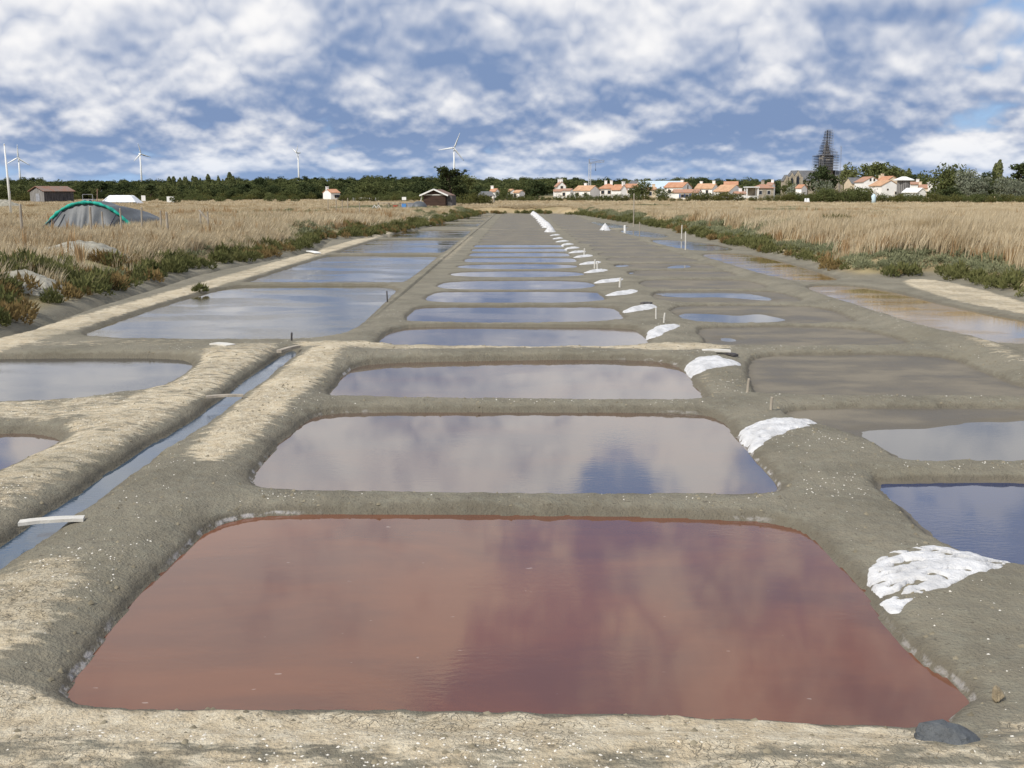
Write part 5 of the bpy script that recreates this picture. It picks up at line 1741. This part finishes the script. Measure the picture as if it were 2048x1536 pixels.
for k in range(10):
    t0_, t1_ = k / 10, (k + 1) / 10
    m.bar((jx * t0_, -0.45 - 6 * t0_, zt_ + (jz - zt_) * t0_), (jx * t1_, -6 * t1_, zt_ + (jz - zt_) * t1_ + 0.8), 0.10)
m.build('jib', M['steel_grey'], root)
MB().bar((-0.4, 0, pk), (jx * 0.75, -4.5, zt_ + (jz - zt_) * 0.75 + 0.9), 0.08).build('tie', M['steel_dark'], root)
hk = at(1190.5, 339, Yk)
MB().bar((hk[0] - c[0], -2.4, hk[2] - z0), (hk[0] - c[0], -2.4, zt_), 0.13).build('hoist_rope', M['steel_dark'], root)
MB().box((hk[0] - c[0], -2.4, hk[2] - z0 - 0.3), (0.5, 0.4, 0.8), taper=0.6).build('hook_block', M['steel_dark'], root)
MB().box((0, 0, 1.6), (2.0, 2.0, 3.6), taper=0.7).build('base', M['cream_wall'], root)
tag(root, 'pale tower crane rising above the orange roofs', 'crane')


# ------------------------------------------------------------------ wind turbines
def turbine(u, v_hub, Y, R_px, angs, yaw, label):
    h_ = at(u, v_hub, Y)
    z0 = float(hz_at(h_[0], Y)) - 1
    root = empty('wind_turbine', (h_[0], Y, z0))
    H = h_[2] - z0
    MB().tube([(0, 0, 0), (0, 0, H * 0.5), (0, 0, H - 1.2)], [2.1, 1.7, 1.15], 16).build('tower', M['white_paint'], root, True)
    ca, sa = math.cos(yaw), math.sin(yaw)

    def yw(x, y_, z):
        return (x * ca - y_ * sa, x * sa + y_ * ca, z)
    m = MB().tube([yw(0, -3.4, H), yw(0, -2.4, H), yw(0, 3.5, H + .1), yw(0, 5, H + .1)], [1.2, 1.65, 1.6, 1.0], 10)
    m.build('nacelle', M['white_paint'], root, True)
    hub = MB().tube([yw(0, -5.0, H), yw(0, -4.5, H), yw(0, -3.4, H)], [0.3, 1.0, 1.25], 10).build('hub', M['white_paint'], root, True)
    Rm = R_px * Y / F_PX
    for a_ in angs:
        m = MB()
        n_ = 9
        vs, fs = [], []
        for i in range(n_):
            t = i / (n_ - 1)
            r_ = 0.8 + (Rm - 0.8) * t
            ch = (1.1 + 2.2 * math.sin(min(1, t * 4) * 1.57)) * (1 - 0.86 * t) + 0.25
            th = 0.9 * (1 - t) ** 1.5 + 0.12
            for (cx_, cy_) in ((-0.35 * ch, 0), (0, -th / 2), (0.65 * ch, 0), (0, th / 2)):
                x_ = r_ * math.sin(a_) + cx_ * math.cos(a_)
                z_ = r_ * math.cos(a_) - cx_ * math.sin(a_)
                vs.append(yw(x_, -4.2 + cy_ + 0.3 * cx_ * (1 - t), H + z_))
        for i in range(n_ - 1):
            for k in range(4):
                fs.append((i * 4 + k, i * 4 + (k + 1) % 4, i * 4 + 4 + (k + 1) % 4, i * 4 + 4 + k))
        fs += [(3, 2, 1, 0), tuple((n_ - 1) * 4 + k for k in range(4))]
        m.add(vs, fs)
        m.build('blade', M['white_paint'], hub, True)
    return tag(root, label, 'wind turbine', 'wind turbines on the horizon')


turbine(37, 316, 2000, 26, (R(2), R(122), R(242)), 0.1, 'white wind turbine with one blade straight up, next to the tall white pole')
turbine(280, 308, 2050, 21, (R(-14), R(106), R(226)), 0.75, 'white wind turbine turned half away, above the white covered heap')
turbine(596, 305.5, 2100, 19, (R(35), R(155), R(-62)), -0.95, 'white wind turbine seen nearly edge on, above the scrub left of the white farmhouse')
turbine(908, 296, 1950, 31, (R(22), R(142), R(262)), 0.1, 'largest looking white wind turbine, directly behind the ragged cypress')

# ------------------------------------------------------------------ left field: covered heaps, barn, fence, pole, shed
Yh = 58.0
c = at(176, 440, Yh)
z0 = float(hz_at(c[0], Yh))
root = empty('covered_salt_heap', (c[0], Yh, z0 - 0.1))
xl_, xr_ = at(78, 440, Yh)[0] - c[0], at(268, 440, Yh)[0] - c[0]
ztop = at(180, 405.5, Yh)[2] - z0 + 0.1
xm_, hw = (xl_ + xr_) / 2, (xr_ - xl_) / 2


def arch_z(t):
    return ztop * max(0.0, 1 - abs(t) ** 2.1) ** 0.85


m = MB()
nu, nv = 41, 15
vs, fs = [], []
ln_ = 4.6
for j in range(nv):
    s_ = j / (nv - 1)
    for i in range(nu):
        t = -1 + 2 * i / (nu - 1)
        # front skirt leans towards the viewer at j = 0, then the hoop runs back and to the right, sinking at the rear
        yb = 0.25 + ln_ * s_
        sh = 2.1 * s_
        zz_ = arch_z(t) * (1 - 0.62 * max(0, s_ - 0.25) ** 1.2 / 0.7)
        zz_ += 0.04 * math.sin(9 * s_ + 5 * t) + 0.05 * math.sin(17 * t + 3 * s_)
        vs.append((xm_ + t * hw * (1 - 0.1 * s_) + sh, yb, max(zz_, -0.1)))
fs = [(j * nu + i, j * nu + i + 1, (j + 1) * nu + i + 1, (j + 1) * nu + i) for j in range(nv - 1) for i in range(nu - 1)]
m.add(vs, fs)
m.build('tarpaulin', M['tarp_grey'], root, True)
m = MB()
vs, fs = [], []
nr = 12
for j in range(nr):
    s_ = j / (nr - 1)
    for i in range(nu):
        t = -1 + 2 * i / (nu - 1)
        fold = 0.10 * math.sin(t * 22 + 1.5 * math.sin(t * 7)) * (1 - s_)
        vs.append((xm_ + t * hw * (1.04 - 0.04 * s_), 0.25 - 0.9 * (1 - s_) + fold, arch_z(t) * s_ - 0.1 * (1 - s_)))
fs = [(j * nu + i, j * nu + i + 1, (j + 1) * nu + i + 1, (j + 1) * nu + i) for j in range(nr - 1) for i in range(nu - 1)]
m.add(vs, fs)
m.build('front_sheet', M['tarp_grey'], root, True)
pts, rad = [], []
for i in range(49):
    t = -1.0 + 2.0 * i / 48
    pts.append((xm_ + t * hw * 1.01, 0.16 + 0.04 * math.sin(i * 1.9), arch_z(t) + 0.02))
    rad.append(0.085 + 0.015 * math.sin(i * 0.9) + 0.012 * math.sin(i * 2.3))
MB().tube(pts, rad, 9).build('green_net_roll', M['net_green'], root, True)
for k, (t0_, t1_) in enumerate(((-0.98, -0.72), (-0.75, -0.5), (0.5, 0.62))):
    MB().tube([(xm_ + t0_ * hw, -0.85, 0.0), (xm_ + (t0_ + t1_) / 2 * hw, -0.40, arch_z(t1_) * 0.5), (xm_ + t1_ * hw, -0.05, arch_z(t1_) * 0.92)], 0.045, 6).build('strap', M['steel_dark'], root)
tag(root, 'rounded salt heap under grey tarpaulins edged with bright green netting', 'salt heap')

for (u, vt, Y, lb) in ((40, 408, 50, 'wooden fence post standing alone left of the green netted heap'), (179, 413, 52, 'wooden fence post in front of the green netted heap'),
                       (205, 423, 52, 'wooden fence post in front of the green netted heap'), (241, 416, 52, 'wooden fence post in front of the green netted heap'),
                       (281, 414, 53, 'wooden fence post in front of the green netted heap'), (320, 421, 54, 'thin wooden fence post at the right end of the netted heap'),
                       (334, 424, 52, 'thick wooden fence post right of the netted heap'), (401, 427, 56, 'thin leaning fence post with a diagonal brace'),
                       (415, 423, 55, 'fence post carrying a diagonal brace in the dry field'),
                       (656, 398, 120, 'fence post in the row before the brown shed'), (672, 399, 120, 'fence post in the row before the brown shed'),
                       (684, 400, 120, 'fence post in the row before the brown shed'), (695, 396, 112, 'fence post in the row before the brown shed'), (719, 405, 100, 'fence post in the row before the brown shed')):
    p = at(u, vt, Y)
    zb_ = float(hz_at(p[0], Y))
    h_ = p[2] - zb_
    lean = random.uniform(-0.05, 0.05)
    r_ = 0.045 if u not in (334, 179, 40) else 0.06
    o = MB().tube([(0, 0, -0.3), (lean * 0.5, 0, h_ * 0.5), (lean, 0.02, h_ - 0.02), (lean, 0.02, h_)], [r_ * 1.05, r_, r_ * 0.95, r_ * 0.7], 7).build('fence_post', M['old_wood'], loc=(p[0], Y, zb_))
    tag(o, lb, 'fence post', 'fence posts' if 'row' in lb or 'in front' in lb else None)
p = at(408, 436, 55)
zb_ = float(hz_at(p[0], 55))
pa, pb = at(397, 420, 55), at(416, 442, 55)
o = MB().bar((pa[0] - p[0], 0, pa[2] - zb_), (pb[0] - p[0], 0, pb[2] - zb_), 0.08).build('brace_pole', M['old_wood'], loc=(p[0], 55.1, zb_))
tag(o, 'thin diagonal pole leaning against the braced fence post', 'pole')

p = at(20, 400, 110)
zb_ = float(hz_at(p[0], 110))
h_ = at(18.5, 290, 110)[2] - zb_
root = empty('white_pole', (p[0], 110, zb_))
MB().tube([(0, 0, -0.3), (-0.05, 0, h_ * 0.5), (-0.12, 0, h_)], [0.13, 0.11, 0.06], 10).build('shaft', M['white_paint'], root, True)
MB().tube([(-0.12, 0, h_), (-0.12, 0, h_ + 0.15)], [0.09, 0.02], 8).build('cap', M['white_paint'], root, True)
tag(root, 'tall slim white pole standing in the left field', 'pole')

# wooden barn
Yb = 250.0
c = at(104, 390, Yb)
z0 = float(hz_at(c[0], Yb))
root = empty('wooden_barn', (c[0], Yb, z0), R(55))
L, Wd, he, hr = 7.4, 5.8, at(104, 382, Yb)[2] - z0, at(104, 374, Yb)[2] - z0
wl = MB().add([(-L / 2, -Wd / 2, -.5), (L / 2, -Wd / 2, -.5), (L / 2, Wd / 2, -.5), (-L / 2, Wd / 2, -.5), (-L / 2, -Wd / 2, he), (L / 2, -Wd / 2, he), (L / 2, Wd / 2, he), (-L / 2, Wd / 2, he), (-L / 2, 0, hr), (L / 2, 0, hr)],
              [(0, 1, 5, 4), (1, 2, 6, 5), (2, 3, 7, 6), (3, 0, 4, 7), (5, 6, 9), (7, 4, 8)]).build('wall', M['dark_wood'], root)
for k in range(24):
    MB().box((-L / 2 + (k + 0.5) * L / 24, -Wd / 2 - 0.04, he / 2 - 0.1), (L / 24 - 0.06, 0.08, he)).build('board', M['dark_wood'], wl)
for k in range(9):
    y_ = -Wd / 2 + (k + 0.5) * Wd / 9
    hh = he + (hr - he) * (1 - abs(y_) / (Wd / 2)) - 0.3
    MB().box((-L / 2 - 0.04, y_, hh / 2), (0.08, Wd / 9 - 0.06, hh)).build('board', M['grey_wood'], wl)  # gable boards paler: the sunlit end is put into their colour
m = MB()
for s_ in (-1, 1):
    t_ = [(-L / 2 - .4, s_ * (Wd / 2 + .4), he - .15), (L / 2 + .4, s_ * (Wd / 2 + .4), he - .15), (L / 2 + .4, 0, hr + .1), (-L / 2 - .4, 0, hr + .1)]
    m.add(t_ + [(a_, b_, c_ + .12) for a_, b_, c_ in t_], [(3, 2, 1, 0), (4, 5, 6, 7), (0, 1, 5, 4), (1, 2, 6, 5), (2, 3, 7, 6), (3, 0, 4, 7)])
m.build('roof', M['rust'], root)
MB().box((-L / 2 - 0.1, -0.4, 1.1), (0.1, 1.5, 2.2)).build('door', M['steel_grey'], root)
tag(root, 'weathered black wooden barn with a rusty pitched roof', 'barn')


def tarp_heap(ul, ur, vt, Y, dep, mat, label):
    c = at((ul + ur) / 2, vt, Y)
    z0 = float(hz_at(c[0], Y))
    hw = (at(ur, vt, Y)[0] - at(ul, vt, Y)[0]) / 2
    h_ = c[2] - z0
    n_ = 31
    gx, gy = np.meshgrid(np.linspace(-1, 1, n_), np.linspace(-1, 1, n_))
    t = np.minimum(np.minimum((1 - np.abs(gx)) / 0.42, (1 - np.abs(gy)) / 0.6), 1.0)
    zz_ = h_ * t * (1 + 0.05 * fbm(gx * 4, gy * 4, 7, 3)) - 0.05
    root = empty('white_covered_heap', (c[0], Y, z0))
    ids = np.arange(n_ * n_).reshape(n_, n_)
    qd = np.stack([ids[:-1, :-1], ids[:-1, 1:], ids[1:, 1:], ids[1:, :-1]], -1).reshape(-1, 4)
    link('sheet', mesh_np('sheet', np.stack([gx * hw, gy * dep / 2, zz_], -1).reshape(-1, 3), qd, True), M[mat], root)
    m = MB()
    m.tube([(-hw, -dep / 2, 0.12), (-hw * .3, -dep / 2 - .1, 0.15), (hw * .4, -dep / 2 - .1, 0.12), (hw, -dep / 2, 0.15)], 0.16, 7)
    m.build('edge_roll', M['tarp_grey'], root, True)
    return tag(root, label, 'salt heap')


tarp_heap(206, 280, 390, 235, 5, 'tarp_white', 'broad heap under a bright white sheet beyond the green netted heap')
for (u, vt, vb, Y, w_, lb) in ((286.5, 391, 397, 260, 1.0, 'small white sign board right of the white covered heap'), (341, 393, 402, 235, 1.7, 'larger white sign board alone in the field')):
    p = at(u, vt, Y)
    zb_ = float(hz_at(p[0], Y))
    h_ = p[2] - zb_
    root = empty('sign_board', (p[0], Y, zb_))
    MB().box((0, 0, h_ - 0.65), (w_, 0.08, 1.3)).build('panel', M['white_paint'], root)
    for s_ in (-1, 1):
        MB().box((s_ * w_ * 0.4, 0.08, h_ / 2 - 0.2), (0.1, 0.08, h_)).build('leg', M['old_wood'], root)
    tag(root, lb, 'sign')
p = at(8, 396, 160)
clay_heap(8, 398, 170, 3.0, 2.4, 1.0, 31, 'pale sandy heap beside the tall white pole')
# open trailer frame and rusty machine by the barn
p = at(178, 398, 235)
zb_ = float(hz_at(p[0], 235))
root = empty('trailer', (p[0], 235, zb_))
MB().box((0, 0, 0.85), (2.4, 1.6, 0.25)).build('bed', M['steel_grey'], root)
for s_ in (-1, 1):
    MB().bar((s_ * 1.1, -0.7, 0.9), (s_ * 1.1, -0.7, 2.0), 0.09).build('stanchion', M['steel_grey'], root)
    MB().tube([(s_ * 0.6, -0.9, 0.4), (s_ * 0.6, -0.7, 0.4)], 0.4, 14).build('wheel', M['steel_dark'], root)
MB().bar((-1.1, -0.7, 2.0), (1.1, -0.7, 2.0), 0.09).build('top_rail', M['steel_grey'], root)
tag(root, 'grey trailer frame parked right of the wooden barn', 'trailer')
p = at(195, 399, 232)
zb_ = float(hz_at(p[0], 232))
root = empty('rusty_conveyor', (p[0], 232, zb_))
MB().bar((-1.0, 0, 0.5), (0.9, 0, 0.5), 0.5, 0.3).build('frame', M['rust'], root)
MB().bar((-0.1, 0, 0.6), (0.1, 0, 3.2), 0.14).build('arm', M['rust'], root)
for s_ in (-1, 1):
    MB().tube([(s_ * 0.6, -0.3, 0.3), (s_ * 0.6, -0.1, 0.3)], 0.3, 12).build('wheel', M['steel_dark'], root)
tag(root, 'small rusty machine with an upright arm left of the white covered heap', 'machine')

# brown shed
Ys = 172.0
c = at(869, 395, Ys)
z0 = float(hz_at(c[0], Ys))
root = empty('wooden_shed', (c[0], Ys, z0), R(-9))
Wd = at(891, 395, Ys)[0] - at(845, 395, Ys)[0]
D_ = 4.8
he, hr = at(869, 389, Ys)[2] - z0, at(869, 381.5, Ys)[2] - z0
X = Wd / 2
wl = MB().add([(-X, 0, -.5), (X, 0, -.5), (X, D_, -.5), (-X, D_, -.5), (-X, 0, he), (X, 0, he), (X, D_, he), (-X, D_, he), (0, 0, hr), (0, D_, hr)],
              [(0, 1, 5, 4), (1, 2, 6, 5), (2, 3, 7, 6), (3, 0, 4, 7), (4, 5, 8), (6, 7, 9)]).build('wall', M['brown_wood'], root)
nb = 9
for k in range(nb):
    MB().box((0, -0.04, (k + 0.5) * he / nb), (Wd - 0.1, 0.08, he / nb - 0.05)).build('board', M['brown_wood'], wl)
m = MB()
for s_ in (-1, 1):
    t_ = [(s_ * (X + .45), -.5, he - .25), (s_ * (X + .45), D_ + .4, he - .25), (0, D_ + .4, hr + .1), (0, -.5, hr + .1)]
    m.add(t_ + [(a_, b_, c_ + .14) for a_, b_, c_ in t_], [(3, 2, 1, 0), (4, 5, 6, 7), (0, 1, 5, 4), (1, 2, 6, 5), (2, 3, 7, 6), (3, 0, 4, 7)])
ro = m.build('roof', M['rust'], root)
for s_ in (-1, 1):
    MB().bar((s_ * (X + .5), -.55, he - .18), (0, -.55, hr + .22), 0.1, 0.22).build('barge_board', M['white_paint'], ro)
MB().box((0, -0.12, he - 0.05), (Wd, 0.1, 0.16)).build('lintel', M['pale_board'], root)
MB().box((X + 0.5, D_ * 0.4, he * 0.45), (0.9, 3.0, he * 0.9)).build('shaded_side', M['dark_wood'], root)  # dark box puts the shade of the shed's right side into colour
MB().bar((-X - 0.5, -0.3, 0), (-X - 0.15, -0.3, he), 0.12).build('corner_post', M['pale_board'], root)
tag(root, 'brown boarded shed with white barge boards at the far left of the pans', 'shed')

# clutter by the shed
Yq = 150.0


def clutter(name, label, cat, u, vt, w_m, d_m, mat, parts):
    p = at(u, vt, Yq)
    zb_ = float(hz_at(p[0], Yq))
    root = empty(name, (p[0], Yq, zb_))
    h_ = p[2] - zb_
    parts(root, w_m, d_m, h_)
    return tag(root, label, cat)


def tank(mat):
    def f(root, w_, d_, h_):
        MB().box((0, 0, h_ / 2), (w_, d_, h_ * 0.96), taper=0.97).build('body', M[mat], root)
        MB().box((0, 0, h_ * 0.98 + 0.03), (w_ * 1.04, d_ * 1.04, 0.06)).build('lid', M['steel_grey'], root)
    return f


clutter('storage_box', 'bright blue storage box on the bank near the brown shed', 'box', 808, 407, 0.65, 0.6, None, tank('blue_plastic'))
clutter('water_tank', 'pale grey blue water tank on the bank near the brown shed', 'tank', 823, 406, 1.1, 0.8, None, tank('steel_grey'))
clutter('storage_crate', 'red crate under the plank table near the brown shed', 'crate', 791, 410, 0.6, 0.5, None, tank('red_plastic'))


def table(root, w_, d_, h_):
    MB().box((0, 0, h_), (w_, d_, 0.08)).build('tabletop', M['old_wood'], root)
    for sx_ in (-1, 0, 1):
        for sy_ in (-1, 1):
            MB().box((sx_ * w_ * 0.46, sy_ * d_ * 0.4, h_ / 2), (0.1, 0.1, h_)).build('leg', M['old_wood'], root)


clutter('plank_table', 'long weathered plank table on the bank near the brown shed', 'table', 778, 406, 3.3, 0.9, None, table)


def boat(root, w_, d_, h_):
    n_ = 13
    vs, fs = [], []
    for i in range(n_):
        t = -1 + 2 * i / (n_ - 1)
        for k in range(7):
            a_ = math.pi * k / 6
            r_ = max(0.02, 1 - abs(t) ** 2.4)
            vs.append((t * w_ / 2, math.cos(a_) * d_ / 2 * r_, 0.05 + h_ * math.sin(a_) * r_ ** 0.6))
    fs = [(i * 7 + k, i * 7 + k + 1, (i + 1) * 7 + k + 1, (i + 1) * 7 + k) for i in range(n_ - 1) for k in range(6)]
    MB().add(vs, fs).build('sheet', M['tarp_grey'], root, True)
    MB().tube([(-w_ / 2, -d_ * .3, 0.1), (0, -d_ / 2 - .05, 0.12), (w_ / 2, -d_ * .3, 0.1)], 0.1, 6).build('edge_rope', M['pale_board'], root)


clutter('covered_mound', 'low mound under a dark grey sheet beside the brown shed', 'mound', 838, 403, 2.4, 2.0, None, boat)
for (u, lb) in ((749, 'wooden trestle leaning at the left end of the plank table'), (757, 'second wooden trestle by the plank table')):
    p = at(u, 412, 140)
    zb_ = float(hz_at(p[0], 140))
    h_ = at(u, 410, 140)[2] - zb_
    root = empty('trestle', (p[0], 140, zb_))
    for s_ in (-1, 1):
        MB().bar((s_ * 0.5, -0.2, 0), (0, 0, h_), 0.08).build('leg', M['pale_board'], root)
    MB().bar((-0.3, 0, h_ * 0.5), (0.3, 0, h_ * 0.5), 0.07).build('rail', M['pale_board'], root)
    tag(root, lb, 'trestle')
# row of white blocks behind
for k in range(13):
    u = 707 + k * 4.0
    p = at(u, 395, 300)
    zb_ = float(hz_at(p[0], 300))
    h_ = p[2] - zb_
    o = MB().box((0, 0, h_ / 2), (0.42 + 0.1 * random.random(), 0.4, h_ * (0.9 + 0.1 * random.random())), taper=0.94).build('white_block', M['white_paint'], loc=(p[0], 300, zb_))
    tag(o, 'small white block in the row behind the fence posts', 'block', 'row of small white blocks')
p = at(808, 394, 280)
zb_ = float(hz_at(p[0], 280))
h_ = p[2] - zb_
root = empty('sign_board', (p[0], 280, zb_))
MB().box((0, 0, h_ - 0.4), (1.1, 0.08, 0.8)).build('panel', M['white_paint'], root)
MB().box((0, 0.08, h_ / 2 - 0.2), (0.1, 0.08, h_)).build('leg', M['old_wood'], root)
tag(root, 'small white sign board left of the brown shed', 'sign')
# green shelter
Yg = 230
c = at(972, 392, Yg)
z0 = float(hz_at(c[0], Yg))
root = empty('open_shelter', (c[0], Yg, z0), 0.0)
wS = at(990, 392, Yg)[0] - at(955, 392, Yg)[0]
hS = c[2] - z0
for sx_ in (-1, 0.1, 1):
    for sy_ in (0, 3.0):
        MB().box((sx_ * wS * 0.45, sy_, hS / 2), (0.16, 0.16, hS)).build('post', M['grey_wood'], root)
m = MB()
for s_, (ya, yb_) in enumerate(((-0.5, 1.5), (3.5, 1.5))):
    t_ = [(-wS / 2, ya, hS), (wS / 2, ya, hS), (wS / 2 - 0.8, yb_, hS + 0.9), (-wS / 2 + 0.8, yb_, hS + 0.9)]
    m.add(t_ + [(a_, b_, c_ + .1) for a_, b_, c_ in t_], [(3, 2, 1, 0), (4, 5, 6, 7), (0, 1, 5, 4), (1, 2, 6, 5), (2, 3, 7, 6), (3, 0, 4, 7)])
m.build('roof', M['slate_roof'], root)
tag(root, 'low open shelter with a grey green roof right of the ragged cypress', 'shelter')
# pale shapes in front of the hedge
p = at(1748, 388, 250)
zb_ = float(hz_at(p[0], 250))
h_ = p[2] - zb_
o = MB().tube([(0, 0, 0), (0.05, 0, h_ * 0.4), (-0.05, 0, h_ * 0.75), (0, 0, h_ * 0.9), (0, 0, h_)], [0.5, 0.45, 0.55, 0.35, 0.15], 9).build('pale_wrapped_post', M['pale_blue'], loc=(p[0], 250, zb_), smooth=True)
tag(o, 'pale blue upright wrapped shape in front of the hedge below the biggest white gable', 'post')
for u, w_ in ((1611, 0.45), (1616, 0.7)):
    p = at(u, 396.5, 255)
    zb_ = float(hz_at(p[0], 255))
    h_ = p[2] - zb_
    o = MB().box((0, 0, h_ / 2), (w_, 0.8, h_), taper=0.55).build('white_sack', M['tarp_white'], loc=(p[0], 255, zb_))
    tag(o, 'white sack standing before the hedge below the church', 'sack', 'white sacks before the hedge')
